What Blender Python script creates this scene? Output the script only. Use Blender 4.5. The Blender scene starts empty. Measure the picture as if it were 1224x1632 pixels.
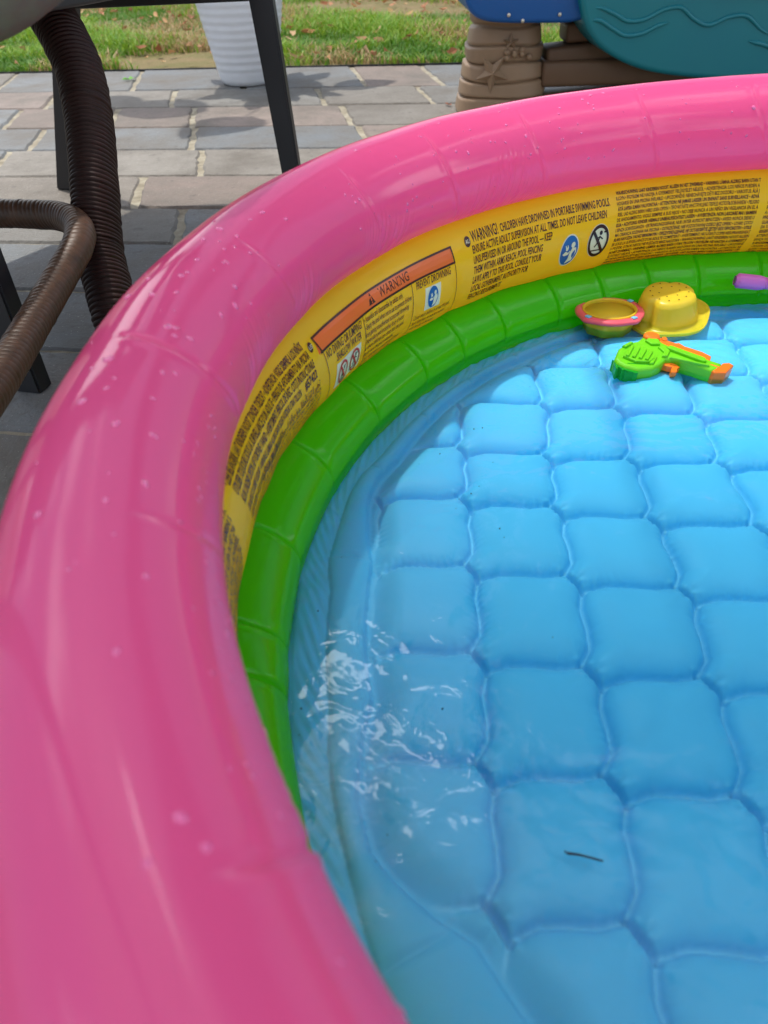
import bpy, bmesh, math, random
import numpy as np
from mathutils import Vector, Matrix
R_ = math.radians
random.seed(7); rng = np.random.default_rng(7)
SC = bpy.context.scene
COL = SC.collection
# ------------------------------------------------------------------ camera, sky, sun, exposure
cam = bpy.data.cameras.new('camera'); co = bpy.data.objects.new('camera', cam); COL.objects.link(co)
co.matrix_world = Matrix(((0.9989048, 0.0467885, 0.0, -0.51919), (-0.0305093, 0.6513545, -0.7581599, -0.38601),
                          (-0.0354732, 0.7573296, 0.6520687, 0.51439), (0, 0, 0, 1)))
cam.lens = 25.03; cam.sensor_width = 36; cam.sensor_fit = 'AUTO'; cam.clip_start = 0.01; cam.clip_end = 500
cam.dof.use_dof = True; cam.dof.focus_distance = 1.0; cam.dof.aperture_fstop = 7.0
SC.camera = co
SUN_EL, SUN_AZ = 70.0, 122.0          # azimuth from +X, counter-clockwise
w = bpy.data.worlds.new('World'); SC.world = w; w.use_nodes = True
nt = w.node_tree; bg = nt.nodes['Background']
sky = nt.nodes.new('ShaderNodeTexSky'); sky.sky_type = 'NISHITA'; sky.sun_disc = False
sky.sun_elevation = R_(SUN_EL); sky.sun_rotation = R_(90 - SUN_AZ); sky.air_density = 1.0; sky.dust_density = 2.5; sky.ozone_density = 1.0
stc = nt.nodes.new('ShaderNodeTexCoord'); smp = nt.nodes.new('ShaderNodeMapping'); smp.inputs['Scale'].default_value = (1, 1, 1.6); smp.inputs['Location'].default_value = (.3, .1, .2)
sn = nt.nodes.new('ShaderNodeTexNoise'); sn.inputs['Scale'].default_value = 1.7; sn.inputs['Detail'].default_value = 5; sn.inputs['Roughness'].default_value = .55
smr = nt.nodes.new('ShaderNodeMapRange'); smr.inputs[1].default_value = .52; smr.inputs[2].default_value = .66
smx = nt.nodes.new('ShaderNodeMix'); smx.data_type = 'RGBA'; smx.inputs['B'].default_value = (19, 19.5, 20, 1)
nt.links.new(stc.outputs['Generated'], smp.inputs[0]); nt.links.new(smp.outputs[0], sn.inputs['Vector']); nt.links.new(sn.outputs['Fac'], smr.inputs[0])
nt.links.new(smr.outputs[0], smx.inputs['Factor']); nt.links.new(sky.outputs[0], smx.inputs['A'])
# bright streak added to the sky to make the glare on the water
def _n(ty, **k):
    q = nt.nodes.new(ty)
    for a_, b_ in k.items(): setattr(q, a_, b_)
    return q
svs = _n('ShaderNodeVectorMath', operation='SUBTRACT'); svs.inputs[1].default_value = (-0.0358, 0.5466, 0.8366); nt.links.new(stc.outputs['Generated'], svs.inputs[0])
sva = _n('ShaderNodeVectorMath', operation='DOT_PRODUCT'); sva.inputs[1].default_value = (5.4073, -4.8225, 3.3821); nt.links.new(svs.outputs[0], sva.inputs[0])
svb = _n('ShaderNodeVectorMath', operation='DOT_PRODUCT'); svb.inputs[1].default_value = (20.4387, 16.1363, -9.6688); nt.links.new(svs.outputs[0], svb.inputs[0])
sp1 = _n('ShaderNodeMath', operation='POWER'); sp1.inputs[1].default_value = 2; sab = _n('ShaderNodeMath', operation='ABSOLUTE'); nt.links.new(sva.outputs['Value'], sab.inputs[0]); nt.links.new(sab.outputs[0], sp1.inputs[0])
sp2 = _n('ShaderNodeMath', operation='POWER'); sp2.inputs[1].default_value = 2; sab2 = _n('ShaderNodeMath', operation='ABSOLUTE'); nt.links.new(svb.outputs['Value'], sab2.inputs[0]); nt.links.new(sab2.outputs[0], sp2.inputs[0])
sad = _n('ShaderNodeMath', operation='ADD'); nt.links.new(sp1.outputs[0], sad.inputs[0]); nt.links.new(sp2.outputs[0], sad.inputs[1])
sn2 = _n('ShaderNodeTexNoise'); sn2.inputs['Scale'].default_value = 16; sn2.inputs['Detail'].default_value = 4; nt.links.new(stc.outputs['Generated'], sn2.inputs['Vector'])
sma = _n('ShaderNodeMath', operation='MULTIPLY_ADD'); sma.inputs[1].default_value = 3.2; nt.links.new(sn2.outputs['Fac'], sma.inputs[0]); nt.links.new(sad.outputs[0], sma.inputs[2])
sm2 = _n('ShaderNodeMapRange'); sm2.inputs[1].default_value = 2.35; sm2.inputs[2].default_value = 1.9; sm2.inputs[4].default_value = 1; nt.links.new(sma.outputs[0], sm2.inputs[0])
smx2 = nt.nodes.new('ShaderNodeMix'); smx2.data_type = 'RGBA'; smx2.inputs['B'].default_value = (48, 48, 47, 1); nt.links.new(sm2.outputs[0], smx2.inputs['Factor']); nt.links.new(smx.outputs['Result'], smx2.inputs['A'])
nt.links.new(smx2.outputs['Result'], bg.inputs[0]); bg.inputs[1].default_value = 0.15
sl = bpy.data.lights.new('sun', 'SUN'); sl.energy = 3.0; sl.angle = R_(1.0); sl.color = (1.0, .95, .87)
so = bpy.data.objects.new('sun', sl); COL.objects.link(so)
sd = Vector((math.cos(R_(SUN_EL)) * math.cos(R_(SUN_AZ)), math.cos(R_(SUN_EL)) * math.sin(R_(SUN_AZ)), math.sin(R_(SUN_EL))))
so.location = sd * 6; so.rotation_euler = sd.to_track_quat('Z', 'Y').to_euler()
SC.view_settings.view_transform = 'Standard'; SC.view_settings.look = 'None'
SC.view_settings.exposure = 0.25; SC.view_settings.gamma = 1
SC.cycles.max_bounces = 10; SC.cycles.diffuse_bounces = 5; SC.cycles.glossy_bounces = 4; SC.cycles.transmission_bounces = 6
SC.cycles.transparent_max_bounces = 12; SC.cycles.use_denoising = True; SC.cycles.sample_clamp_indirect = 6

# ------------------------------------------------------------------ helpers
def tag(o, label=None, cat=None, group=None, kind=None):
    if label: o['label'] = label
    if cat: o['category'] = cat
    if group: o['group'] = group
    if kind: o['kind'] = kind
    return o
def empty(name, loc, label, cat, rz=0, group=None):
    o = bpy.data.objects.new(name, None); COL.objects.link(o); o.location = loc; o.rotation_euler = (0, 0, rz)
    o.empty_display_size = .05
    return tag(o, label, cat, group)
def link(name, me, mat, parent=None, smooth=True, world=True):
    if mat is not None:
        for m in (mat if isinstance(mat, (list, tuple)) else [mat]): me.materials.append(m)
    me.polygons.foreach_set('use_smooth', [smooth] * len(me.polygons)); me.update()
    o = bpy.data.objects.new(name, me); COL.objects.link(o)
    if parent is not None:
        o.parent = parent
        if world:   # mesh data given in world coordinates
            q = parent; M = Matrix.Identity(4)
            while q is not None:
                M = (Matrix.Translation(q.location) @ q.rotation_euler.to_matrix().to_4x4()) @ M if q.type == 'EMPTY' else M
                q = q.parent
            me.transform(M.inverted())
    return o
def npmesh(name, V, F):
    me = bpy.data.meshes.new(name); V = np.asarray(V, dtype=np.float32); F = np.asarray(F, dtype=np.int32)
    n = F.shape[1]
    me.vertices.add(len(V)); me.vertices.foreach_set('co', V.ravel())
    me.loops.add(F.size); me.loops.foreach_set('vertex_index', F.ravel())
    me.polygons.add(len(F)); me.polygons.foreach_set('loop_start', np.arange(0, F.size, n, dtype=np.int32))
    me.update(calc_edges=True); me.validate(); return me
def gridfaces(nu, nv, wu=False, wv=False):
    a = np.arange(nu if wu else nu - 1); b = np.arange(nv if wv else nv - 1)
    A, B = np.meshgrid(a, b, indexing='ij'); A2 = (A + 1) % nu; B2 = (B + 1) % nv
    return np.stack([A * nv + B, A2 * nv + B, A2 * nv + B2, A * nv + B2], -1).reshape(-1, 4)
def vcol(me, name, arr):
    at = me.color_attributes.new(name, 'FLOAT_COLOR', 'POINT')
    a = np.ones((len(me.vertices), 4), dtype=np.float32); arr = np.asarray(arr, dtype=np.float32)
    if arr.ndim == 1: a[:, :3] = arr[:, None]
    else: a[:, :3] = arr
    at.data.foreach_set('color', a.ravel())
def bmm(name, bm):
    bmesh.ops.recalc_face_normals(bm, faces=bm.faces)
    me = bpy.data.meshes.new(name); bm.to_mesh(me); bm.free(); return me
def bm_box(bm, c, s, bev=0.0, M=None, seg=2):
    g = bmesh.ops.create_cube(bm, size=1)
    for v in g['verts']: v.co = Vector((v.co.x * s[0], v.co.y * s[1], v.co.z * s[2]))
    if bev:
        es = list({e for v in g['verts'] for e in v.link_edges})
        r = bmesh.ops.bevel(bm, geom=es, offset=bev, segments=seg, profile=.5, affect='EDGES'); vs = list({v for f in r['faces'] for v in f.verts} | {v for v in g['verts'] if v.is_valid})
    else: vs = g['verts']
    for v in vs:
        p = v.co.copy()
        if M is not None: p = M @ p
        v.co = p + Vector(c)
def smoothpath(P, n):
    P = [Vector(p) for p in P]; Q = [P[0] * 2 - P[1]] + P + [P[-1] * 2 - P[-2]]; out = []
    for i in range(1, len(Q) - 2):
        for k in range(n):
            t = k / n; a, b, c, d = Q[i - 1], Q[i], Q[i + 1], Q[i + 2]
            out.append(.5 * ((2 * b) + (c - a) * t + (2 * a - 5 * b + 4 * c - d) * t * t + (3 * b - a - 3 * c + d) * t ** 3))
    out.append(P[-1]); return out
def tube(P, rad, seg=24, cap=True, helix=None):
    """tube along points; rad float or function(t, angle)->radius"""
    P = [Vector(p) for p in P]; n = len(P); V = []; T = [(P[min(i + 1, n - 1)] - P[max(i - 1, 0)]).normalized() for i in range(n)]
    N = T[0].orthogonal().normalized(); L = 0
    for i in range(n):
        if i:
            N = (N - T[i] * N.dot(T[i])).normalized(); L += (P[i] - P[i - 1]).length
        B = T[i].cross(N)
        for k in range(seg):
            a = 2 * math.pi * k / seg
            r = rad(L, a, i / (n - 1)) if callable(rad) else rad
            V.append(P[i] + (N * math.cos(a) + B * math.sin(a)) * r)
    F = [tuple(x) for x in gridfaces(n, seg, False, True)]
    me = bpy.data.meshes.new('tube'); 
    if cap:
        F = F + [tuple(range(seg))[::-1], tuple((n - 1) * seg + k for k in range(seg))]
    me.from_pydata([tuple(v) for v in V], [], F); me.update(); return me
def join(name, meshes):
    bm = bmesh.new()
    for m in meshes: bm.from_mesh(m)
    return bmm(name, bm)
def prism(poly, z0, z1, bev=.0, seg=3, top_only=False):
    """extrude xy outline; returns bmesh"""
    bm = bmesh.new(); vs = [bm.verts.new((x, y, z0)) for x, y in poly]; f = bm.faces.new(vs)
    r = bmesh.ops.extrude_face_region(bm, geom=[f]); up = [v for v in r['geom'] if isinstance(v, bmesh.types.BMVert)]
    for v in up: v.co.z = z1
    bmesh.ops.recalc_face_normals(bm, faces=bm.faces)
    if bev:
        es = [e for e in bm.edges if (abs(e.verts[0].co.z - z1) < 1e-6 and abs(e.verts[1].co.z - z1) < 1e-6) or (not top_only and abs(e.verts[0].co.z - z0) < 1e-6 and abs(e.verts[1].co.z - z0) < 1e-6)]
        bmesh.ops.bevel(bm, geom=es, offset=bev, segments=seg, profile=.5, affect='EDGES', clamp_overlap=True)
    return bm
def fnoise(x, y, seed=0, oct=4, base=1.0):
    """cheap smooth noise from rotated sines"""
    r = np.random.default_rng(seed); o = np.zeros(np.broadcast(x, y).shape)
    a = 1.0
    for k in range(oct):
        for j in range(4):
            t = r.uniform(0, 2 * math.pi); f = base * (2 ** k) * r.uniform(.7, 1.4)
            o += a * .25 * np.sin(f * (x * math.cos(t) + y * math.sin(t)) + r.uniform(0, 6.28)) * 1.6
        a *= .55
    return o

# ------------------------------------------------------------------ materials
def mat(name, col, rough=.5, spec=.5, trans=0, attr=None, noise=None, bump=None, coat=0, metal=0, transcol=None, sss=0):
    m = bpy.data.materials.new(name); m.use_nodes = True; nt = m.node_tree; N = nt.nodes; L = nt.links
    p = N['Principled BSDF']; p.inputs['Base Color'].default_value = (*col, 1); p.inputs['Roughness'].default_value = rough
    p.inputs['Specular IOR Level'].default_value = spec; p.inputs['Metallic'].default_value = metal
    p.inputs['Coat Weight'].default_value = coat; p.inputs['Coat Roughness'].default_value = .06
    if sss: p.inputs['Subsurface Weight'].default_value = sss; p.inputs['Subsurface Radius'].default_value = (.01, .008, .006); p.inputs['Subsurface Scale'].default_value = 1
    tc = N.new('ShaderNodeTexCoord'); src = None
    if attr:
        a = N.new('ShaderNodeAttribute'); a.attribute_name = attr; src = a.outputs['Color']
    if noise:   # (scale, amount, second colour)
        sc, amt, c2 = noise
        n = N.new('ShaderNodeTexNoise'); n.inputs['Scale'].default_value = sc; n.inputs['Detail'].default_value = 6; n.inputs['Roughness'].default_value = .65
        L.new(tc.outputs['Object'], n.inputs['Vector'])
        mp = N.new('ShaderNodeMapRange'); mp.inputs[1].default_value = .35; mp.inputs[2].default_value = .68; mp.inputs[4].default_value = amt
        L.new(n.outputs['Fac'], mp.inputs[0])
        mx = N.new('ShaderNodeMix'); mx.data_type = 'RGBA'; L.new(mp.outputs[0], mx.inputs['Factor'])
        if src: L.new(src, mx.inputs['A'])
        else: mx.inputs['A'].default_value = (*col, 1)
        mx.inputs['B'].default_value = (*c2, 1); src = mx.outputs['Result']
    if src: L.new(src, p.inputs['Base Color'])
    if bump:    # list of (scale, strength, distance, stretch)
        prev = None
        for sc, st, di, strch in bump:
            n = N.new('ShaderNodeTexNoise'); n.inputs['Scale'].default_value = sc; n.inputs['Detail'].default_value = 5
            mpn = N.new('ShaderNodeMapping'); mpn.inputs['Scale'].default_value = strch
            L.new(tc.outputs['Object'], mpn.inputs[0]); L.new(mpn.outputs[0], n.inputs['Vector'])
            b = N.new('ShaderNodeBump'); b.inputs['Strength'].default_value = st; b.inputs['Distance'].default_value = di
            L.new(n.outputs['Fac'], b.inputs['Height'])
            if prev: L.new(prev, b.inputs['Normal'])
            prev = b.outputs[0]
        L.new(prev, p.inputs['Normal'])
    if trans:
        t = N.new('ShaderNodeBsdfTranslucent')
        if transcol: t.inputs['Color'].default_value = (*transcol, 1)
        elif src: L.new(src, t.inputs['Color'])
        else: t.inputs['Color'].default_value = (*col, 1)
        ms = N.new('ShaderNodeMixShader'); ms.inputs[0].default_value = trans
        L.new(p.outputs[0], ms.inputs[1]); L.new(t.outputs[0], ms.inputs[2]); L.new(ms.outputs[0], N['Material Output'].inputs['Surface'])
    return m
def speckle(m, scale, col, lo, hi, amt):
    N = m.node_tree.nodes; L = m.node_tree.links; p = N['Principled BSDF']; src = p.inputs['Base Color'].links[0].from_socket
    n = N.new('ShaderNodeTexNoise'); n.inputs['Scale'].default_value = scale; n.inputs['Detail'].default_value = 3
    tc = N.new('ShaderNodeTexCoord'); L.new(tc.outputs['Object'], n.inputs['Vector'])
    r = N.new('ShaderNodeMapRange'); r.inputs[1].default_value = lo; r.inputs[2].default_value = hi; r.inputs[4].default_value = amt; L.new(n.outputs['Fac'], r.inputs[0])
    x = N.new('ShaderNodeMix'); x.data_type = 'RGBA'; L.new(r.outputs[0], x.inputs['Factor']); L.new(src, x.inputs['A']); x.inputs['B'].default_value = (*col, 1); L.new(x.outputs['Result'], p.inputs['Base Color'])
M_pink = mat('pink_vinyl', (.88, .145, .39), .09, .5, trans=.46, transcol=(.98, .24, .46), bump=[(60, .04, .0006, (1, 1, .25))])
M_yel = mat('yellow_vinyl', (.97, .84, .035), .22, .28, trans=.5, transcol=(.98, .55, .006), bump=[(40, .08, .0008, (1, 1, .4))])
M_grn = mat('green_vinyl', (.09, .64, .006), .15, .4, trans=.46, transcol=(.16, .90, .006), bump=[(25, .08, .001, (1, 1, .5))])
M_flr = mat('blue_floor_vinyl', (.035, .33, .72), .45, .15, trans=0, attr='tint', bump=[(30, .06, .001, (1, 1, 1))])
M_ink = mat('brown_print_ink', (.035, .008, .006), .35, .4)
M_inkr = mat('red_print_ink', (.55, .02, .015), .35, .4)
M_inko = mat('orange_print_ink', (.80, .16, .03), .3, .4)
M_inkb = mat('blue_print_ink', (.01, .11, .36), .3, .4)
M_inkw = mat('pale_print_ink', (.80, .76, .52), .3, .4)
M_patio = mat('stamped_stone', (.3, .28, .26), .75, .3, attr='tint', noise=(5, .95, (.135, .12, .10)), bump=[(140, .9, .003, (1, 1, 1)), (16, .7, .008, (1, 1, 1))])
speckle(M_patio, 260, (.62, .60, .55), .66, .72, .5); speckle(M_patio, 38, (.10, .09, .08), .60, .72, .55)
M_sand = mat('joint_sand', (.40, .37, .29), .95, .1, noise=(25, .9, (.20, .17, .12)), bump=[(200, .8, .003, (1, 1, 1))])
M_lawn = mat('lawn_soil', (.24, .18, .10), .95, .1, noise=(7, .8, (.13, .14, .05)), bump=[(40, 1, .02, (1, 1, 1))])
M_blade = mat('grass_blade', (.1, .2, .03), .55, .3, trans=.35, attr='tint')
M_dryleaf = mat('dry_leaf', (.3, .14, .05), .7, .2, trans=.2, attr='tint')
M_black = mat('black_powder_coat', (.012, .012, .015), .42, .5, bump=[(400, .15, .0005, (1, 1, 1))])
M_pot = mat('white_pot_plastic', (.74, .76, .80), .4, .4, noise=(6, .25, (.55, .55, .52)), trans=.1)
M_soil = mat('potting_soil', (.04, .025, .015), .95, .1, bump=[(90, 1, .01, (1, 1, 1))])
M_leaf = mat('plant_leaf', (.04, .12, .02), .45, .4, trans=.2)
M_wick = mat('dark_wicker', (.026, .010, .008), .48, .22, noise=(30, .7, (.014, .006, .006)))
M_wick2 = mat('brown_wicker', (.090, .044, .024), .45, .35, noise=(60, .8, (.045, .027, .017)))
M_cush = mat('cushion_fabric', (.15, .19, .13), .9, .1, noise=(20, .9, (.14, .095, .09)), bump=[(300, .4, .001, (1, 1, 1))])
M_tan = mat('tan_moulded_plastic', (.25, .165, .10), .5, .35, noise=(14, .3, (.20, .13, .075)), bump=[(50, .2, .003, (1, 1, 1))])
M_brown = mat('brown_moulded_plastic', (.13, .075, .042), .5, .35, noise=(14, .4, (.10, .055, .032)), bump=[(30, .3, .003, (.2, 1, 1))])
M_bluep = mat('blue_moulded_plastic', (.003, .075, .27), .35, .4, bump=[(60, .1, .001, (1, 1, 1))])
M_teal = mat('teal_moulded_plastic', (.004, .16, .19), .38, .4, noise=(5, .4, (.003, .13, .19)), bump=[(60, .1, .001, (1, 1, 1))])
M_screw = mat('screw_metal', (.5, .48, .42), .35, .5, metal=.8)
M_tgreen = mat('lime_toy_plastic', (.16, .68, .012), .3, .5, trans=.08)
M_tgreen2 = mat('green_clear_toy_plastic', (.01, .42, .02), .15, .5, trans=.15)
M_torange = mat('orange_toy_plastic', (.95, .21, .015), .3, .5, trans=.08)
M_tyel = mat('yellow_toy_plastic', (.96, .80, .06), .3, .5, trans=.42)
M_tpink = mat('coral_toy_plastic', (.88, .12, .17), .3, .5, trans=.08)
M_tblue = mat('sky_blue_toy_plastic', (.18, .55, .80), .3, .5)
M_violet = mat('violet_toy_plastic', (.66, .17, .58), .3, .5, trans=.1)
M_twig = mat('twig_bark', (.03, .014, .012), .7, .3)
M_canopy = mat('added_canopy_fabric', (.66, .64, .58), .9, .1, trans=.5, transcol=(.86, .85, .82))
M_pole = mat('pole_metal', (.3, .3, .3), .4, .5, metal=.6)

def droplet_mat(): return mat('water_drop', (.78, .12, .34), .04, .7, coat=.6)
M_drop = droplet_mat()
def water_mat():
    m = bpy.data.materials.new('pool_water'); m.use_nodes = True; N = m.node_tree.nodes; L = m.node_tree.links
    N.remove(N['Principled BSDF'])
    tr = N.new('ShaderNodeBsdfTransparent'); tr.inputs[0].default_value = (.90, .975, .985, 1)
    gl = N.new('ShaderNodeBsdfGlossy'); gl.inputs['Roughness'].default_value = .015; gl.inputs[0].default_value = (1, 1, 1, 1)
    fr = N.new('ShaderNodeFresnel'); fr.inputs[0].default_value = 1.36
    tc = N.new('ShaderNodeTexCoord'); prev = None
    for sc, di, st in ((17, .0022, 1.0), (48, .0006, 1.0)):
        n = N.new('ShaderNodeTexNoise'); n.inputs['Scale'].default_value = sc; n.inputs['Detail'].default_value = 2; n.inputs['Distortion'].default_value = .8
        L.new(tc.outputs['Object'], n.inputs['Vector'])
        b = N.new('ShaderNodeBump'); b.inputs['Strength'].default_value = st; b.inputs['Distance'].default_value = di
        L.new(n.outputs['Fac'], b.inputs['Height'])
        if prev: L.new(prev, b.inputs['Normal'])
        prev = b.outputs[0]
    L.new(prev, gl.inputs['Normal']); L.new(prev, fr.inputs['Normal'])
    mx = N.new('ShaderNodeMixShader'); L.new(fr.outputs[0], mx.inputs[0]); L.new(tr.outputs[0], mx.inputs[1]); L.new(gl.outputs[0], mx.inputs[2])
    L.new(mx.outputs[0], N['Material Output'].inputs['Surface']); return m
M_water = water_mat()

# ------------------------------------------------------------------ patio
E1 = np.array([.989, -.148]); E2 = np.array([-.136, .99])
rows = [-2.6, -2.3, -2.0, -1.72, -1.45, -1.2, -.95, -.7, -.45, -.2, .03, .27, .5, .73, .97, 1.20, 1.455, 1.72, 1.99, 2.285, 2.59, 3.03]
fixed = {2.59: [-1.62, -1.057, -.62, -.157, .125], 2.285: [-1.348, -.886, -.345, .02], 1.99: [-1.43, -1.075, -.80, -.292], 1.72: [-1.284, -.79, -.275, .25],
         1.455: [-1.337, -.757, -.26], 1.20: [-1.45, -.907, -.38], .97: [-1.30, -.790, -.33], .73: [-1.52, -1.02, -.5], .5: [-1.35, -.86, -.4]}
tints = [(.175, .188, .195), (.235, .21, .18), (.225, .18, .155), (.185, .19, .185), (.22, .205, .18), (.165, .18, .19), (.235, .19, .165), (.20, .195, .18)]
V = []; F = []; T = []
for ri in range(len(rows) - 1):
    v0, v1 = rows[ri], rows[ri + 1]; fx = fixed.get(v0, [])
    if fx:
        us = list(fx)
        while us[0] > -4.2: us.insert(0, us[0] - random.uniform(.42, .6))
        while us[-1] < 4.4: us.append(us[-1] + random.uniform(.42, .6))
    else:
        us = [-4.3 + random.uniform(0, .3)]
        while us[-1] < 4.4: us.append(us[-1] + random.uniform(.36, .6))
    for a, b in zip(us[:-1], us[1:]):
        gx, gy = .0085, .004; tint = np.array(random.choice(tints)) * random.uniform(.92, 1.12)
        n1, n2 = 16, 9; out = []
        for k in range(n1): out.append((a + gx + (b - a - 2 * gx) * k / n1, v0 + gy, 0, 1))
        for k in range(n2): out.append((b - gx, v0 + gy + (v1 - v0 - 2 * gy) * k / n2, 1, 0))
        for k in range(n1): out.append((b - gx - (b - a - 2 * gx) * k / n1, v1 - gy, 0, 1))
        for k in range(n2): out.append((a + gx, v1 - gy - (v1 - v0 - 2 * gy) * k / n2, 1, 0))
        n = len(out); base = len(V); cu, cv = (a + b) / 2, (v0 + v1) / 2; zt = random.uniform(-.0015, .0015)
        ring = []
        for (u_, v_, ju, jv) in out:
            ring.append((u_ + ju * random.uniform(-.0045, .0045), v_ + jv * random.uniform(-.002, .002)))
        for (ins, z) in ((0, -.02), (0, -.006 + zt), (.006, zt)):
            for (u_, v_) in ring:
                du, dv = cu - u_, cv - v_; uu = u_ + np.sign(du) * min(abs(du), ins); vv = v_ + np.sign(dv) * min(abs(dv), ins)
                p = uu * E1 + vv * E2; V.append((p[0], p[1], z)); T.append(tint)
        for l in range(2):
            for k in range(n): F.append((base + l * n + k, base + l * n + (k + 1) % n, base + (l + 1) * n + (k + 1) % n, base + (l + 1) * n + k))
        F.append(tuple(base + 2 * n + k for k in range(n)))
me = bpy.data.meshes.new('patio'); me.from_pydata(V, [], F); vcol(me, 'tint', np.array(T))
tag(link('patio', me, M_patio, smooth=False), kind='structure')
def quad_sheet(name, uv, z, m):
    pts = [tuple((u_ * E1 + v_ * E2)) + (z,) for u_, v_ in uv]
    me = bpy.data.meshes.new(name); me.from_pydata(pts, [], [tuple(range(len(pts)))]); return tag(link(name, me, m, smooth=False), kind='structure')
quad_sheet('joint_sand', [(-4.6, -2.62), (4.6, -2.62), (4.6, 3.035), (-4.6, 3.035)], -.0055, M_sand)
me = bpy.data.meshes.new('ground'); me.from_pydata([(-200, -200, -.03), (200, -200, -.03), (200, 200, -.03), (-200, 200, -.03)], [], [(0, 1, 2, 3)])
tag(link('ground', me, M_lawn, smooth=False), kind='structure')
# lawn strip beyond the patio edge, slightly bumpy
nu, nv = 120, 110; uu = np.linspace(-6, 8, nu); vv = 3.045 + (np.linspace(0, 1, nv) ** 1.6) * 12
U, Vv = np.meshgrid(uu, vv, indexing='ij'); XY = U[..., None] * E1 + Vv[..., None] * E2
Z = -.012 + .012 * fnoise(XY[..., 0], XY[..., 1], 3, 3, 4)
Z[:, 0] = -.02
me = npmesh('lawn', np.concatenate([XY, Z[..., None]], -1).reshape(-1, 3), gridfaces(nu, nv)); tag(link('lawn', me, M_lawn), kind='structure')
# edging strip
bm = bmesh.new(); ang = math.atan2(E1[1], E1[0]); c = 0.0 * E1 + 3.037 * E2
bm_box(bm, (c[0], c[1], -.004), (9.2, .004, .016), 0, Matrix.Rotation(ang, 4, 'Z'))
tag(link('lawn_edging', bmm('lawn_edging', bm), M_black, smooth=False), 'thin black edging strip between the pale paving and the lawn', 'edging')
# grass
def grass():
    n = 110000
    v = 3.05 + rng.power(.62, n) ** 1.0 * 5.5 * rng.random(n) ** .35
    u = -2.9 + rng.random(n) * 6.0 + 0 * v
    clump = fnoise(u, v, 11, 3, 5); bare = fnoise(u, v, 21, 3, 3.2)
    keep = (bare > -1.0 + .5 * rng.random(n)) & (~((v < 3.13) & (rng.random(n) < .55)))
    u, v, clump = u[keep], v[keep], clump[keep]; n = len(u)
    h = (.028 + .042 * rng.random(n)) * (1 + .45 * np.clip(clump, -1, 1)); wd = .0018 + .0022 * rng.random(n)
    az = rng.random(n) * 6.283; lean = (.25 + .9 * rng.random(n)) * h
    X = u[:, None] * E1 + v[:, None] * E2; dx = np.stack([np.cos(az), np.sin(az)], 1); sx = np.stack([-dx[:, 1], dx[:, 0]], 1)
    def lvl(t, wf): 
        c = X + dx * (lean * t ** 2)[:, None] if not np.isscalar(t) else X + dx * (lean * t * t)[:, None]
        z = -.02 + h * (t - .25 * t * t) + .01
        return [np.concatenate([c + s * sx * (wd * wf)[:, None], z[:, None]], 1) for s in (-1, 1)]
    P = lvl(0., 1) + lvl(.55, .8) + lvl(1., .12)
    V = np.stack(P, 1).reshape(-1, 3); b = np.arange(n)[:, None] * 6
    F = np.concatenate([b + np.array([[0, 1, 3, 2]]), b + np.array([[2, 3, 5, 4]])])
    me = npmesh('grass', V, F)
    g = np.array([.10, .30, .014]); y = np.array([.36, .42, .05]); d = np.array([.04, .16, .014]); s = np.array([.50, .36, .17])
    k = rng.random(n); dry = np.clip(.8 * fnoise(u, v, 31, 3, 4) + .30, 0, 1)
    c = g + (y - g) * (k * .75)[:, None]; c = np.where((clump < -.2)[:, None], c * .35 + d * .65, c)
    c = np.where((rng.random(n) < dry * .75)[:, None], s * (.6 + .5 * rng.random(n))[:, None], c)
    vcol(me, 'tint', np.repeat(c, 6, 0)); return me
tag(link('grass', grass(), M_blade, smooth=False), 'patchy short grass growing beyond the paving', 'grass', kind='stuff')
def leaves(n, urange, vrange, size, zb):
    V = []; F = []; T = []
    cols = [(.36, .17, .07), (.48, .27, .13), (.28, .11, .05), (.55, .36, .20), (.42, .20, .11)]
    for i in range(n):
        u_ = random.uniform(*urange); v_ = random.uniform(*vrange); p = u_ * E1 + v_ * E2; s = random.uniform(*size)
        Mx = Matrix.Rotation(random.uniform(0, 6.28), 4, 'Z') @ Matrix.Rotation(random.uniform(-.7, .7), 4, 'X') @ Matrix.Rotation(random.uniform(-.5, .5), 4, 'Y')
        o = [(-1, 0, .3), (-.4, .45, .15), (.35, .4, .1), (1, 0, .35), (.4, -.4, .12), (-.35, -.5, .18), (0, 0, 0)]
        b = len(V); c = np.array(random.choice(cols)) * random.uniform(.8, 1.2)
        for q in o: V.append(tuple(Mx @ Vector((q[0] * s, q[1] * s, q[2] * s * random.uniform(.5, 1.3))) + Vector((p[0], p[1], zb + random.uniform(0, .012))))); T.append(c)
        for k in range(6): F.append((b + k, b + (k + 1) % 6, b + 6))
    me = bpy.data.meshes.new('leaves'); me.from_pydata(V, [], F); vcol(me, 'tint', np.array(T)); return me
tag(link('fallen_leaves', leaves(1300, (-2.9, 3.0), (3.06, 8.5), (.016, .036), .012), M_dryleaf, smooth=False), 'scattered dry brown leaves lying in the grass', 'leaves', kind='stuff')
def small_leaf(name, x, y, s, rot, colr, label):
    o = [(-1, 0, .1), (-.5, .4, .3), (-.1, .25, .1), (.3, .55, .35), (.6, .15, .1), (1.1, 0, .25), (.5, -.3, .2), (.1, -.15, .05), (-.3, -.5, .3), (0, 0, .02)]
    me = bpy.data.meshes.new(name); me.from_pydata([(q[0] * s, q[1] * s, q[2] * s) for q in o], [], [(k, (k + 1) % 9, 9) for k in range(9)])
    ob = link(name, me, mat(name + '_surface', colr, .6, .3, trans=.2), smooth=False); ob.location = (x, y, .003); ob.rotation_euler = (0, 0, rot)
    return tag(ob, label, 'leaf')
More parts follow.
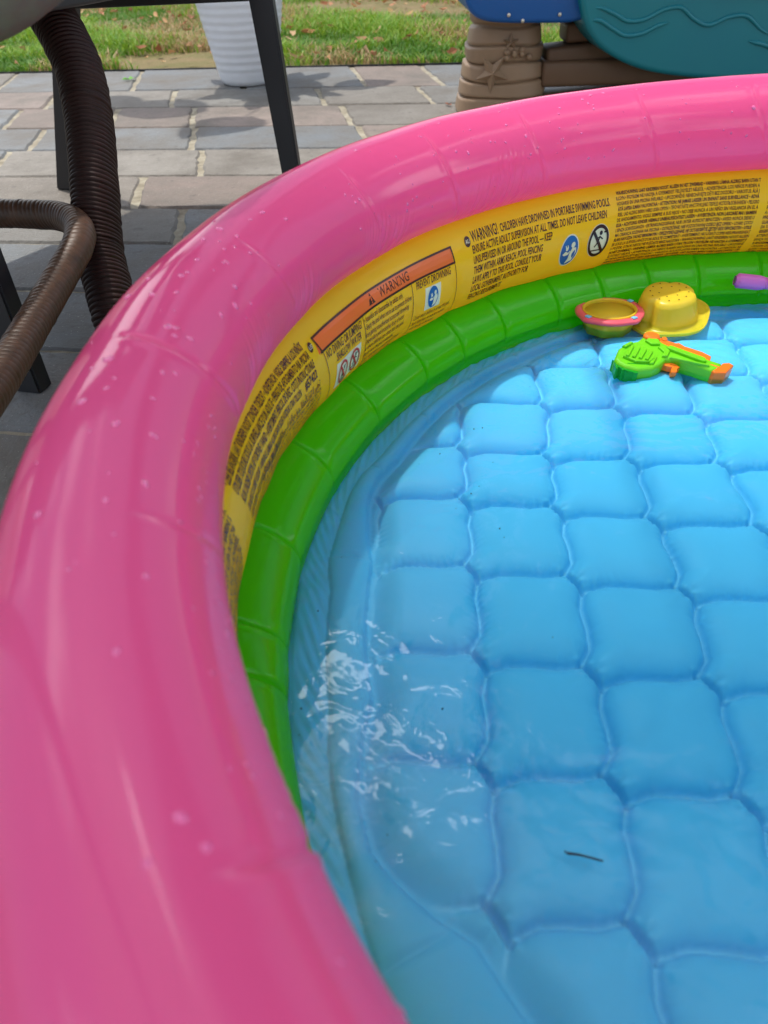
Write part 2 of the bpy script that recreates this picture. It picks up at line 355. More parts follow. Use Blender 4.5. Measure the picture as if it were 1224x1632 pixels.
small_leaf('green_leaf', -1.455, 2.93, .030, .4, (.16, .42, .07), 'small fresh green leaf on the grey paving near the lawn')
small_leaf('orange_leaf', -1.405, 1.945, .016, 1.2, (.75, .24, .04), 'tiny bright orange leaf scrap on the paving left of the wicker leg')
small_leaf('brown_leaf', -.25, 2.21, .018, 2.0, (.22, .07, .03), 'little curled rust brown leaf on the paving beside the tan play table leg')

# ------------------------------------------------------------------ paddling pool
pool = empty('paddling_pool', (0, 0, 0), 'round inflatable paddling pool with pink, yellow and green rings and a quilted blue floor', 'paddling pool')
PK = (.6667, .0535, .0574, .2681); YL = (.6743, .0497, .0663, .1564); GR = (.6667, .0631, .0511, .0511)
def ring(name, prm, nphi, nth, disp, m):
    R, a, b, zc = prm
    ph = np.linspace(-np.pi, np.pi, nphi, endpoint=False); th = np.linspace(-np.pi, np.pi, nth, endpoint=False)
    P, T = np.meshgrid(ph, th, indexing='ij'); d = disp(np.degrees(P), np.degrees(T))
    nx, nz = np.cos(T) * b, np.sin(T) * a; l = np.hypot(nx, nz); nx, nz = nx / l, nz / l
    r = R - a * np.cos(T) - nx * d; z = zc + b * np.sin(T) + nz * d
    V = np.stack([r * np.cos(P), r * np.sin(P), z], -1).reshape(-1, 3)
    return link(name, npmesh(name, V, gridfaces(nphi, nth, True, True)[:, ::-1]), m, pool, world=False)
def wrap(a): return (a + 180) % 360 - 180
def sm(x, a, b): 
    t = np.clip((x - a) / (b - a), 0, 1); return t * t * (3 - 2 * t)
pc = [(178.2, 1.5), (146.2, .8), (133.4, 1.2), (120.2, .9), (104.5, .9), (90.5, .7), (76, .8), (61, .9), (47, .8), (33, .9), (19, .8), (4, .9), (-11, .8), (-26, .9), (-41, .8), (-56, .9), (-70, .8), (-85, .9), (-100, .8), (-114, .8), (-128, .8), (-141, .7), (-153.5, 1.0), (-168, .4), (163, .5)]
def dpink(P, T):
    d = np.zeros_like(P)
    for c, s in pc:
        x = wrap(P - c - T * .012 - 1.0 * np.sin(np.radians(T * 2)))
        m = sm(T, -62, -20) * (1 - sm(T, 45, 75))
        if s > 1.4: m = sm(T, -40, -5) * (1 - sm(T, 80, 100))
        d += -.0016 * s * m * np.exp(-(x / .20) ** 2) + .0005 * s * m * np.exp(-((x - .55) / .35) ** 2)
        d += -.0009 * s * np.exp(-(wrap(P - c) / 5) ** 2) * .5
    # fine gathered wrinkles low on the inner side
    g = np.sin(np.radians(P) * 410 + 2 * np.sin(np.radians(P) * 37)) * (.5 + .5 * np.sin(np.radians(P) * 23 + 1)) + .6 * np.sin(np.radians(P) * 655 + 1.5 * np.sin(np.radians(P) * 51))
    g *= np.clip(.4 + .9 * np.sin(np.radians(P) * 13 + 2 * np.sin(np.radians(P) * 5)), 0, 1)
    d += .00055 * g * sm(T, -85, -45) * (1 - sm(T + 14 * np.sin(np.radians(P) * 31), -25, 18))
    d += .0010 * np.sin(np.radians(P) * 5 + np.radians(T)) + .0002 * np.sin(np.radians(P) * 27 - 2 * np.radians(T))
    return d
ring('pink_ring', PK, 3600, 112, dpink, M_pink)
def dyel(P, T):
    d = .0009 * np.sin(np.radians(P) * 17) + .0006 * np.sin(np.radians(P) * 41 + np.radians(T))
    for c in (171.5, 130.6, 106.7, 80, 60, 40, 20, 0, -20, -40, -60, -80, -100, -120, -140, -160, 151):
        d += -.0012 * np.exp(-(wrap(P - c) / 1.2) ** 2) * sm(-T, -30, 20)
    return d
yel = ring('yellow_ring', YL, 1200, 72, dyel, M_yel)
gcr = [-178.2, 172, 160.7, 149.3, 139.1, 132.0, 124.5, 115.4, 108.2, 101.1, 94.0]
while gcr[-1] > -168: gcr.append(gcr[-1] - random.uniform(8, 11))
gcr = sorted(gcr)
def dgrn(P, T):
    d = np.zeros_like(P); cs = np.array(gcr); cs2 = np.append(cs, cs[0] + 360)
    Pm = np.where(P < cs[0], P + 360, P)
    k = np.clip(np.searchsorted(cs2, Pm) - 1, 0, len(cs) - 1); t = (Pm - cs2[k]) / (cs2[k + 1] - cs2[k])
    m = sm(T, -30, 0) * (1 - sm(T, 75, 95))
    d += .0014 * (1 - (2 * t - 1) ** 2) * m
    x = np.minimum(t, 1 - t) * (cs2[k + 1] - cs2[k])
    side = np.where(t < .5, 1, -1)
    amp = sm(T, -5, 15) * (1 - sm(T, 60, 85))
    d += -.0042 * np.exp(-(x / .17) ** 2) * amp + .0012 * np.exp(-((x - .4) / .3) ** 2) * amp * (side > 0)
    rid = 27 + 4 * np.sin(k * 2.3)
    d += .0024 * np.exp(-np.abs(T - rid) / 16) * sm(np.minimum(t, 1 - t), .0, .12) * m
    return d
ring('green_ring', GR, 3600, 120, dgrn, M_grn)

# quilted floor
OBS = {(0,0):(-.4246,.3723),(1,0):(-.3194,.346),(2,0):(-.2328,.3302),(0,1):(-.4294,.2665),(1,1):(-.3365,.2438),(2,1):(-.2465,.2298),(3,1):(-.1533,.2147),
 (0,2):(-.4357,.1754),(1,2):(-.3444,.1549),(2,2):(-.2534,.1322),(3,2):(-.1551,.1134),(0,3):(-.4413,.0769),(1,3):(-.3504,.0574),(2,3):(-.2557,.0353),
 (0,4):(-.4476,-.025),(1,4):(-.3596,-.0455),(2,4):(-.2704,-.0612),(0,5):(-.4561,-.1247),(1,5):(-.3674,-.1396),(2,5):(-.2801,-.1583),(0,6):(-.4617,-.2211),(1,6):(-.3777,-.2344)}
K = np.array(list(OBS.keys()), float); W = np.array(list(OBS.values()))
A = np.stack([np.ones(len(K)), K[:, 0], K[:, 1]], 1); cf, *_ = np.linalg.lstsq(A, W, rcond=None)
I0, I1, J0, J1 = -3, 13, -4, 12
def node(i, j):
    if (i, j) in OBS: return np.array(OBS[(i, j)])
    p = np.array([1, i, j]) @ cf
    q = sum(((np.array(v) - np.array([1, k[0], k[1]]) @ cf) * math.exp(-((k[0] - i) ** 2 + (k[1] - j) ** 2) / 2.0)) for k, v in OBS.items())
    s = sum(math.exp(-((k[0] - i) ** 2 + (k[1] - j) ** 2) / 2.0) for k in OBS)
    return p + q / (s + .6)
ND = np.array([[node(i, j) for j in range(J0, J1)] for i in range(I0, I1)])
def floor_mesh():
    # shear-free local frame: e_i along columns direction, e_j along rows
    ei = cf[1] / np.linalg.norm(cf[1]); ej = -cf[2] / np.linalg.norm(cf[2])   # ej points away from the camera
    Bm = np.stack([ei, ej], 1); Bi = np.linalg.inv(Bm)
    # polar sheet, finer where the photograph looks
    def build(X, Y):
        sh = X.shape; P = np.stack([X.ravel(), Y.ravel()], 1) @ Bi.T; a, b = P[:, 0], P[:, 1]
        N2 = ND @ Bi.T; dA, dB = .0065, -.0095
        # vertical seams: a_i(b);   horizontal seams: b_j(a)
        SA = []
        for ii in range(ND.shape[0]):
            xs = []; ys = []
            for jj in range(ND.shape[1]):
                na, nb = N2[ii, jj]
                ys += [nb - dB, nb + dB]; xs += [na - dA, na + dA]
                if jj < ND.shape[1] - 1:
                    nb2 = N2[ii, jj + 1, 1]; na2 = N2[ii, jj + 1, 0]
                    for t_ in (.25, .5, .75): ys.append((nb + dB) * (1 - t_) + (nb2 - dB) * t_); xs.append((na + dA) * (1 - t_) + (na2 - dA) * t_ + .0045 * math.sin(math.pi * t_) - .004 * math.sin(2 * math.pi * t_))
            o = np.argsort(ys); SA.append(np.interp(b, np.array(ys)[o], np.array(xs)[o]))
        SB = []
        for jj in range(ND.shape[1]):
            xs = []; ys = []
            for ii in range(ND.shape[0]):
                na, nb = N2[ii, jj]
                xs += [na - dA, na + dA]; ys += [nb - dB, nb + dB]
                if ii < ND.shape[0] - 1:
                    na2, nb2 = N2[ii + 1, jj]
                    for t_ in (.25, .5, .75): xs.append((na + dA) * (1 - t_) + (na2 - dA) * t_); ys.append((nb + dB) * (1 - t_) + (nb2 - dB) * t_ + .003 * math.sin(math.pi * t_) + .003 * math.sin(2 * math.pi * t_))
            o = np.argsort(xs); SB.append(np.interp(a, np.array(xs)[o], np.array(ys)[o]))
        SA = np.array(SA); SB = np.array(SB)[::-1]
        ka = (a[None] > SA).sum(0) - 1; kb = (b[None] > SB).sum(0) - 1
        ka = np.clip(ka, 0, len(SA) - 2); kb = np.clip(kb, 0, len(SB) - 2); ix = np.arange(len(a))
        wa = SA[ka + 1, ix] - SA[ka, ix]; wb = SB[kb + 1, ix] - SB[kb, ix]
        u = np.clip((a - SA[ka, ix]) / wa, 0, 1); v = np.clip((b - SB[kb, ix]) / wb, 0, 1)
        da = np.minimum(u, 1 - u) * wa; db = np.minimum(v, 1 - v) * wb
        sw = .0013   # flat weld half width
        def prof(d, half):
            t = np.clip((d - sw) / (half - sw), 0, 1); return np.sqrt(np.clip(1 - (1 - t) ** 3.0, 0, 1))
        ta = np.clip((da - sw) / (wa / 2 - sw), 0, 1); tb_ = np.clip((db - sw) / (wb / 2 - sw), 0, 1)
        q_ = np.clip(1 - ((1 - ta) ** 18 + (1 - tb_) ** 18) ** (1 / 18), 0, 1); hq = np.sqrt(np.clip(1 - (1 - q_) ** 3.4, 0, 1))
        h = .1 * prof(da, wa / 2) * prof(db, wb / 2) + .9 * hq
        cell = np.sin(ka * 12.9898 + kb * 78.233) * 43758.5453; cell = cell - np.floor(cell); h = h * (.86 + .22 * cell)
        h *= 1 + .07 * fnoise(a, b, 9, 2, 22)
        dseam = np.minimum(da, db)
        # pinch puckers near nodes
        nn = N2.reshape(-1, 2); dn = np.full(len(a), 9.0); an = np.zeros(len(a))
        for q in nn:
            dd = np.hypot(a - q[0], b - q[1]); mm = dd < dn; dn = np.where(mm, dd, dn); an = np.where(mm, np.arctan2(b - q[1], a - q[0]), an)
        r = np.hypot(X.ravel(), Y.ravel()); ph = np.arctan2(Y.ravel(), X.ravel()); pd = np.degrees(ph)
        pr_ = pd % 360
        kb_ = [0, 30, 60, 95, 110, 125, 140, 152.7, 157, 160, 165, 170, 173.8, 181.3, 186, 190, 194.2, 198, 200, 203.3, 206, 212, 225, 245, 270, 300, 330, 360]
        rb = np.interp(pr_, kb_, [.55, .56, .55, .572, .575, .573, .570, .563, .570, .568, .555, .541, .540, .540, .538, .552, .564, .566, .560, .545, .530, .528, .55, .54, .55, .54, .56, .55])
        ro = np.interp(pr_, kb_, [.585, .59, .585, .588, .590, .588, .586, .584, .590, .590, .585, .583, .575, .573, .572, .578, .581, .583, .585, .588, .590, .592, .59, .585, .59, .585, .59, .585])
        inside = 1 - sm(r, rb - .012, rb)
        h0 = h * sm(rb - r, 0, .03)
        z = .0320 + .0185 * h * np.sqrt(np.clip(1 - sm(r, rb - .035, rb - .004), 0, 1))
        z += .0011 * np.sin(an * 7 + 1) * np.exp(-(dn / .012) ** 2) * np.clip(dn / .004, 0, 1)
        bestd = np.full(len(a), 9.0); along = np.zeros(len(a))
        ux_, uy_ = dA / math.hypot(dA, dB), dB / math.hypot(dA, dB)
        for q in nn:
            ra, rb_ = a - q[0], b - q[1]; al = ra * ux_ + rb_ * uy_; pe = -ra * uy_ + rb_ * ux_
            dd = np.hypot(np.maximum(np.abs(al) - .0125, 0), pe); mm = dd < bestd; bestd = np.where(mm, dd, bestd); along = np.where(mm, pe, along)
        z += (-.0075 * np.exp(-(bestd / .0012) ** 2) + .0018 * np.exp(-((bestd - .0042) / .0018) ** 2)) * inside
        z += .0008 * np.sin(b * 900 + 4 * np.sin(a * 80)) * np.exp(-(da / .008) ** 2) * sm(dn, .0, .02) * np.clip(fnoise(a, b, 19, 2, 40), 0, 1)
        z += .0008 * np.sin(a * 900 + 4 * np.sin(b * 80)) * np.exp(-(db / .008) ** 2) * np.clip(fnoise(a, b, 29, 2, 40), 0, 1)
        z += .0005 * np.sin(a * 700 + 3 * np.sin(b * 60)) * np.exp(-(db / .007) ** 2) * (dn < .03)
        # border tube, kinked every so often
        kink = np.abs(((pd + 6 * np.sin(ph * 3)) / 11.5) % 1 - .5) * 2
        tb = np.clip((r - rb) / (ro - rb), 0, 1); tub = np.sqrt(np.clip(1 - (2 * tb - 1) ** 2, 0, 1)) * (.55 + .45 * (1 - (1 - np.clip((1 - kink) / .12, 0, 1)) ** 2))
        z = np.where(r > rb, .0345 + .0085 * tub, z)
        # wrinkled outer skirt rising to the green ring
        so_ = r > ro
        s_ = np.clip((r - ro) / .03, 0, 1)
        wr = np.sin(ph * 97 + 2.5 * np.sin(ph * 11)) * .5 + np.sin(ph * 171 + 3 * np.sin(ph * 17) + 20 * s_) * .35
        wr = np.sign(wr) * np.abs(wr) ** 1.3
        z = np.where(so_, .0335 + .005 * np.sqrt(np.clip(1 - (2 * s_ - 1) ** 2, 0, 1)) * (.7 + .3 * np.sin(ph * 31)) + .0028 * wr * np.sin(np.pi * np.clip(s_ + .1, 0, 1)), z)
        weld = np.exp(-(dseam / .0019) ** 6) * inside
        c = np.array([.105, .56, .85]) + weld[:, None] * np.array([.07, .08, .06])
        return z.reshape(sh), c.reshape(sh + (3,))
    # one sheet: square lattice, 2.2 mm cells where seen, trimmed at r = .62
    xs = np.concatenate([np.arange(-.63, -.02, .0015), np.arange(-.02, .632, .005)]); ys = np.concatenate([np.arange(-.63, -.36, .005), np.arange(-.36, .632, .0015)])
    X, Y = np.meshgrid(xs, ys, indexing='ij'); Z, C = build(X, Y)
    F = gridfaces(len(xs), len(ys)); rr = np.hypot(X, Y).ravel(); F = F[(rr[F] < .628).all(1)]
    use = np.unique(F); mp = -np.ones(rr.size, int); mp[use] = np.arange(len(use))
    me = npmesh('floor', np.stack([X.ravel(), Y.ravel(), Z.ravel()], 1)[use], mp[F]); vcol(me, 'tint', C.reshape(-1, 3)[use]); return me
link('quilted_floor', floor_mesh(), M_flr, pool, world=False)

# ---- printing wrapped on the yellow ring
Ry, ay, by, zy = YL
tt = np.radians(np.linspace(-100, 100, 2001)); ds = np.hypot(ay * np.sin(tt), by * np.cos(tt)); S_ = np.concatenate([[0], np.cumsum((ds[1:] + ds[:-1]) / 2 * np.diff(tt))]); S_ -= S_[1000]
def s_of(thdeg): return float(np.interp(math.radians(thdeg), tt, S_))
def wrapmap(phi, s, off=.0005):
    th = np.interp(s, S_, tt); P = np.radians(phi)
    d = dyel(np.asarray(phi, float), np.degrees(th)) + off
    nx, nz = np.cos(th) * by, np.sin(th) * ay; l = np.hypot(nx, nz)
    r = Ry - ay * np.cos(th) - nx / l * d; z = zy + by * np.sin(th) + nz / l * d
    return np.stack([r * np.cos(P), r * np.sin(P), z], 1)
DEG = 180 / math.pi / .630      # degrees of ring per metre along the print
class Print:
    def __init__(s): s.V = []; s.F = []; s.n = 0
    def add(s, V, F): s.V.append(V); s.F += [tuple(i + s.n for i in f) for f in F]; s.n += len(V)
    def text(s, txt, phi0, s0, h, phi1=None, slant=0, bold=0.0, cond=.62, off=.0005):
        cu = bpy.data.curves.new('t', 'FONT'); cu.body = txt; cu.size = 1; cu.resolution_u = 2; cu.offset = bold
        o = bpy.data.objects.new('t', cu); COL.objects.link(o)
        me = bpy.data.meshes.new_from_object(o); P = np.array([v.co[:] for v in me.vertices]); F = [tuple(f.vertices) for f in me.polygons]
        bpy.data.objects.remove(o); bpy.data.curves.remove(cu)
        if len(P) == 0: return
        w_ = P[:, 0].max() - P[:, 0].min(); P[:, 0] -= P[:, 0].min()
        kx = ((phi0 - phi1) / DEG / w_) if phi1 is not None else h / .69 * cond
        ky = h / .69
        x = P[:, 0] * kx + slant * P[:, 1] * ky; y = P[:, 1] * ky
        s.add(wrapmap(phi0 - x * DEG, s0 + y, off), F); bpy.data.meshes.remove(me)
    def poly(s, pts, off=.0004):      # pts in (phi, s), convex-ish; fan
        pts = np.array(pts); s.add(wrapmap(pts[:, 0], pts[:, 1], off), [tuple(range(len(pts)))])
    def rect(s, p0, p1, s0, s1, off=.0004, n=None):
        n = n or max(2, int(abs(p0 - p1) / .5)); m = max(2, int(abs(s1 - s0) / .004))
        A_, B_ = np.meshgrid(np.linspace(p0, p1, n), np.linspace(s0, s1, m), indexing='ij')
        s.add(wrapmap(A_.ravel(), B_.ravel(), off), [tuple(f) for f in gridfaces(n, m)])
    def line(s, p0, s0, p1, s1, wd, off=.0006, n=14):
        t = np.linspace(0, 1, n); dx, dy = (p1 - p0) / DEG, s1 - s0; l = math.hypot(dx, dy); ux, uy = -dy / l * wd / 2 * DEG, dx / l * wd / 2
        P = np.concatenate([np.stack([p0 + (p1 - p0) * t + ux, s0 + (s1 - s0) * t + uy], 1), np.stack([p0 + (p1 - p0) * t - ux, s0 + (s1 - s0) * t - uy], 1)])
        s.add(wrapmap(P[:, 0], P[:, 1], off), [(k, k + 1, n + k + 1, n + k) for k in range(n - 1)])
    def disc(s, pc_, sc_, rx, ry, off=.0006, r_in=0, n=40):
        t = np.linspace(0, 2 * np.pi, n, endpoint=False)
        rings = [r_in, (r_in + 1) / 2, 1] if r_in else [.001, .35, .7, 1]
        P = np.concatenate([np.stack([pc_ - rx * k * np.cos(t) * DEG, sc_ + ry * k * np.sin(t)], 1) for k in rings])
        F = [(l * n + k, l * n + (k + 1) % n, (l + 1) * n + (k + 1) % n, (l + 1) * n + k) for l in range(len(rings) - 1) for k in range(n)]
        s.add(wrapmap(P[:, 0], P[:, 1], off), F)
    def shape(s, cx, cy, k, pts, off=.0008): s.poly([(cx - p[0] * k * DEG, cy + p[1] * k) for p in pts], off)
    def make(s, name, m, parent=None):
        me = bpy.data.meshes.new(name); me.from_pydata(np.concatenate(s.V).tolist(), [], s.F); me.update()
        o = link(name, me, m, yel, smooth=False, world=False); return o
def icon_watch(blue, pale, cx, cy, k):
    """adult leaning over a child in the water, white on a blue disc"""
    pale.disc(cx, cy, .0125 * k, .0185 * k, .0005); blue.disc(cx, cy, .0113 * k, .0170 * k, .0008)
    pale.disc(cx - .0042 * k * DEG, cy + .0065 * k, .0026 * k, .0032 * k, .0011)
    pale.shape(cx, cy, k, [(-.002, -.015), (.006, -.012), (.0098, -.002), (.0085, .003), (.0035, .0035), (.001, -.003), (.0005, -.009)], .0011)
    pale.disc(cx + .0035 * k * DEG, cy + .003 * k, .0017 * k, .0021 * k, .0011)
    pale.shape(cx, cy, k, [(-.0085, -.0025), (-.005, .0005), (-.001, -.0015), (.001, .0008), (.0015, -.0006), (-.001, -.004), (-.006, -.0045)], .0011)
    for dx in (-.0045, -.0018): pale.line(cx - dx * k * DEG, cy + .0035 * k, cx - (dx - .0015) * k * DEG, cy + .0072 * k, .0010 * k, .0011, 4)
def icon_no(ring_, man, pale, cx, cy, k, kind):
    pale.disc(cx, cy, .0135 * k, .0185 * k, .0005); ring_.disc(cx, cy, .0128 * k, .0178 * k, .0012, r_in=.80)
    ring_.line(cx + .0082 * k * DEG, cy + .0120 * k, cx - .0072 * k * DEG, cy - .0125 * k, .0032 * k, .0013, 6)
    if kind == 'jump':
        man.disc(cx - .0018 * k * DEG, cy + .009 * k, .0019 * k, .0024 * k, .0010)
        for a, b in (((.001, .006), (-.0005, -.001)), ((.001, .005), (.005, .002)), ((.001, .005), (-.0035, .003)), ((-.0005, -.001), (.004, -.005)), ((-.0005, -.001), (-.004, -.006)), ((-.008, -.010), (.004, -.010)), ((.0055, .0095), (.0085, .0095)), ((.007, .0105), (.007, .0085))):
            man.line(cx - a[0] * k * DEG, cy + a[1] * k, cx - b[0] * k * DEG, cy + b[1] * k, .0015 * k, .0010, 4)
    else:
        man.disc(cx + .002 * k * DEG, cy - .004 * k, .0019 * k, .0024 * k, .0010)
        for a, b in (((-.002, -.002), (.002, .005)), ((.002, .005), (.0055, .0095)), ((.002, .005), (.001, .010)), ((-.002, -.003), (-.005, -.007)), ((-.008, -.010), (-.003, -.009)), ((-.003, -.009), (.001, -.0105)), ((.001, -.0105), (.006, -.009)), ((-.006, -.013), (.004, -.013))):
            man.line(cx - a[0] * k * DEG, cy + a[1] * k, cx - b[0] * k * DEG, cy + b[1] * k, .0013 * k, .0010, 4)
# --- orange-barred panel
pn = Print(); pi_ = Print(); po = Print(); pr = Print(); pb = Print(); pw = Print(); pp = Print()
sT, sB, sE = s_of(34.5), s_of(18), s_of(-62)
po.rect(156.7, 132.3, sT, sB, .0004)
for a, b in (((156.9, sT), (132.2, sT)), ((156.4, sB), (132.0, sB))): pn.line(a[0], a[1], b[0], b[1], .0024, .0008, 50)
pn.line(156.9, sT + .0012, 156.1, sB - .001, .0022, .0008); pn.line(132.3, sT + .0012, 132.1, sB - .001, .0022, .0008)
pn.line(156.0, sB, 154.6, sE, .0009); pn.line(148.2, sB, 147.6, sE, .0009); pn.line(139.3, sB, 138.9, sE, .0009); pn.line(132.1, sB, 131.2, sE, .0009)
pn.text('WARNING', 144.6, sB + .0045, .0105, 139.4, bold=.010)
pn.shape(146.0, sB + .0035, 1, [(-.0062, 0), (.0062, 0), (0, .0128)], .0006)
po.shape(146.0, sB + .0035, 1, [(-.0009, .0035), (.0009, .0035), (.0007, .0085), (-.0007, .0085)], .0010); po.disc(146.0, sB + .0053, .0009, .0009, .0011, n=12)
pn.text('NO DIVING OR JUMPING!', 155.5, sB - .0115, .0090, 148.6, bold=.012); pn.text('SHALLOW WATER', 153.9, sB - .0225, .0088, 148.9, bold=.012)
pw.rect(154.0, 149.0, sB - .026, sB - .057, .0004)
pr2 = Print(); pw2 = Print(); pw3 = Print(); pb2 = Print(); pw4 = Print(); pi2 = Print(); icon_no(pr, pn, pw, 152.7, sB - .0415, .80, 'dive'); icon_no(pr2, pn, pw, 150.2, sB - .0415, .80, 'jump')
L2 = ['• Assemble and disassemble by adults only.', '• Empty the pool when not in use to prevent children', '  from gaining unauthorized access and drowning.', '• Never place pool in another body of water', '  or where children can climb into the pool.', '• Never leave the pool unattended.', '• Close supervision is needed at all times.', '  Keep this print clean and legible.']
for k, t in enumerate(L2): pi_.text(t, 148.0, sB - .010 - k * .0088, .0064, 148.0 - min(8.5, len(t) * .168), bold=.008)
pn.text('PREVENT DROWNING', 138.5, sB - .0110, .0088, 132.9, bold=.012)
pw2.rect(137.1, 134.6, sB - .0145, sB - .0435, .0004); icon_watch(pb, pw2, 135.85, sB - .029, .80)
for k, t in enumerate(['Closely watch children in or near this pool.', 'Never leave them, not even for a moment,', 'while they play in the water.']): pi2.text(t, 138.6, sB - .052 - k * .0085, .0062, 138.6 - len(t) * .138, bold=.006)
pn.disc(157.6, s_of(29.5), .0042, .0052, .0005, n=24); pu = Print(); pu.text('US', 157.9, s_of(29.5) - .002, .0042, 157.3, bold=.01, off=.0009)
# --- large capitals panel
pn.disc(129.45, s_of(33), .0052, .0066, .0005, n=24); pu2 = Print(); pu2.text('AU', 129.8, s_of(33) - .0024, .0050, 129.1, bold=.01, off=.0009)
s1 = s_of(30)
pn.text('WARNING!', 128.7, s1, .0135, 124.6, bold=.015)
pn.text('CHILDREN HAVE DROWNED IN PORTABLE SWIMMING POOLS.', 124.2, s1 + .0012, .0098, 108.1, bold=.018)
AU = [('ENSURE ACTIVE ADULT SUPERVISION AT ALL TIMES. DO NOT LEAVE CHILDREN', 108.6), ('UNSUPERVISED IN OR AROUND THE POOL — KEEP', 116.6), ('THEM WITHIN ARMS REACH. POOL FENCING', 117.9), ('LAWS APPLY TO THIS POOL. CONSULT YOUR', 117.9), ('LOCAL GOVERNMENT AUTHORITY FOR', 119.6), ('FENCING REQUIREMENTS.', 123.4)]
for k, (t, e) in enumerate(AU): pn.text(t, 128.9, s1 - .0128 * (k + 1), .0094, e, bold=.018)
icon_watch(pb2, pw3, 113.7, s_of(-12), 1.25); icon_no(pn, pn, pw4, 109.5, s_of(-7), 1.25, 'jump')
# --- dense multi-language blocks
LNG = ['ADVERTENCIA: LOS NIÑOS PUEDEN AHOGARSE EN UNA PISCINA INFLABLE', 'NO DEJE NUNCA A UN NIÑO SIN VIGILANCIA EN EL AGUA', 'PELIGRO DE AHOGAMIENTO. VIGILE SIEMPRE A SUS HIJOS', 'ATTENTION: NE JAMAIS LAISSER UN ENFANT SANS SURVEILLANCE', 'UTILISER SOUS LA SURVEILLANCE D’UN ADULTE COMPÉTENT', 'ACHTUNG: KINDER NIEMALS UNBEAUFSICHTIGT LASSEN',
 'ERTRINKUNGSGEFAHR. NUR UNTER AUFSICHT BENUTZEN', 'AVVERTENZA: NON LASCIARE MAI I BAMBINI SENZA SORVEGLIANZA', 'WAARSCHUWING: LAAT KINDEREN NOOIT ALLEEN IN HET ZWEMBAD', 'AVISO: NUNCA DEIXE UMA CRIANÇA SOZINHA NA PISCINA', 'ADVARSEL: LAD ALDRIG BØRN VÆRE UDEN OPSYN', 'VARNING: LÄMNA ALDRIG BARN UTAN TILLSYN', 'VAROITUS: ÄLÄ JÄTÄ LAPSIA ILMAN VALVONTAA', 'OSTRZEŻENIE: NIE POZOSTAWIAJ DZIECI BEZ OPIEKI',
 'UPOZORNĚNÍ: NENECHÁVEJTE DĚTI BEZ DOZORU', 'ПРЕДУПРЕЖДЕНИЕ: НЕ ОСТАВЛЯЙТЕ ДЕТЕЙ БЕЗ ПРИСМОТРА', 'FIGYELEM: NE HAGYJA A GYERMEKET FELÜGYELET NÉLKÜL', 'ПРОЧИТАЙТЕ ИНСТРУКЦИЮ ПЕРЕД ИСПОЛЬЗОВАНИЕМ', 'UYARI: ÇOCUKLARI HAVUZDA YALNIZ BIRAKMAYIN', 'POZOR: OTROK NIKOLI NE PUŠČAJTE BREZ NADZORA', 'AVERTISMENT: NU LĂSAȚI COPIII NESUPRAVEGHEAȚI']
def dense(pr_, pL, pR, sTop, sBot, n, h, nch, seed, lend=None):
    r = random.Random(seed); pitch = (sTop - sBot) / n; q = r.sample(LNG, len(LNG)); buf = ' • '.join(q * 6)
    pos = r.randint(0, 60)
    for k in range(n):
        t = buf[pos:pos + nch].strip(); pos += nch
        pr_.text(t, pL + .25 * math.sin(k * 1.3) * .3, sTop - pitch * (k + .8), h, pR + .1 * math.sin(k), bold=.02 if k % 3 else .035)
pd_ = Print(); dense(pd_, 107.1, 88.25, s_of(47.5), s_of(-58), 17, .0044, 92, 5)
pd2 = Print(); dense(pd2, 87.1, 70, s_of(40), s_of(-58), 16, .0044, 84, 9)
pd3 = Print(); sA = s_of(40); 
b1 = ['• ZEER BELANGRIJK: LAAT KINDEREN NOOIT ZONDER TOEZICHT • ADVERTENCIA: VIGILE SIEMPRE A LOS NIÑOS', 'UTILISER TOUJOURS SOUS LA SURVEILLANCE D’UN ADULTE • PERIGO DE AFOGAMENTO NA PISCINA', 'KUN UNDER OPSYN AF VOKSNE I VAND • AVERTISMENT: PERICOL DE ÎNEC. CITIȚI INSTRUCȚIUNILE', 'UN ADULTO DEBE VIGILAR • VARNING: LÄMNA ALDRIG BARN ELLER HUSDJUR UTAN TILLSYN', 'VESZÉLY ESETÉN • AVISO: NUNCA DEIXE UMA CRIANÇA SEM VIGILÂNCIA']
for k, t in enumerate(b1): pd3.text(t, 178.0 - .35 * k, sA - .0070 - .0112 * k, .0082 if k < 3 else .0072, (158.7, 158.3, 158.0, 161.3, 166)[k], bold=.024)
pn.text('#57422', 160.5, sA - .0408, .0085, 157.9, bold=.03)
ar = 'تحذير لا تترك الأطفال بدون مراقبة في حوض السباحة أو بالقرب منه أبدا'
FORM = {'ا': 'ﺎ', 'ل': 'ﻟ', 'ت': 'ﺗ', 'ح': 'ﺣ', 'ي': 'ﻴ', 'ب': 'ﺒ', 'م': 'ﻣ', 'ن': 'ﻧ', 'ف': 'ﻓ', 'ق': 'ﻗ', 'س': 'ﺳ', 'ط': 'ﻃ', 'ه': 'ﻫ', 'ض': 'ﺿ', 'ك': 'ﻛ'}
pn.text(''.join(FORM.get(c_, c_) for c_ in ar)[::-1], 172.0, sA - .0535, .0080, 157.5, bold=.02)
for k in range(7): pd3.text((' • '.join(LNG[k:] + LNG[:k]))[:78], 176.0, sA - .0600 - .0058 * k, .0040, 157.2, bold=.015)
pd4 = Print(); dense(pd4, 179.0 + .6, 205, s_of(36), s_of(-50), 1, .004, 10, 3) if False else None
r4 = random.Random(4); buf = ' • '.join(LNG[5:] + LNG[:5])
for k in range(12): pd3.text(buf[k * 70:k * 70 + 68], 198.0, s_of(37) - .0078 * (k + 1), .0058, 179.9 + .15 * k, bold=.02)
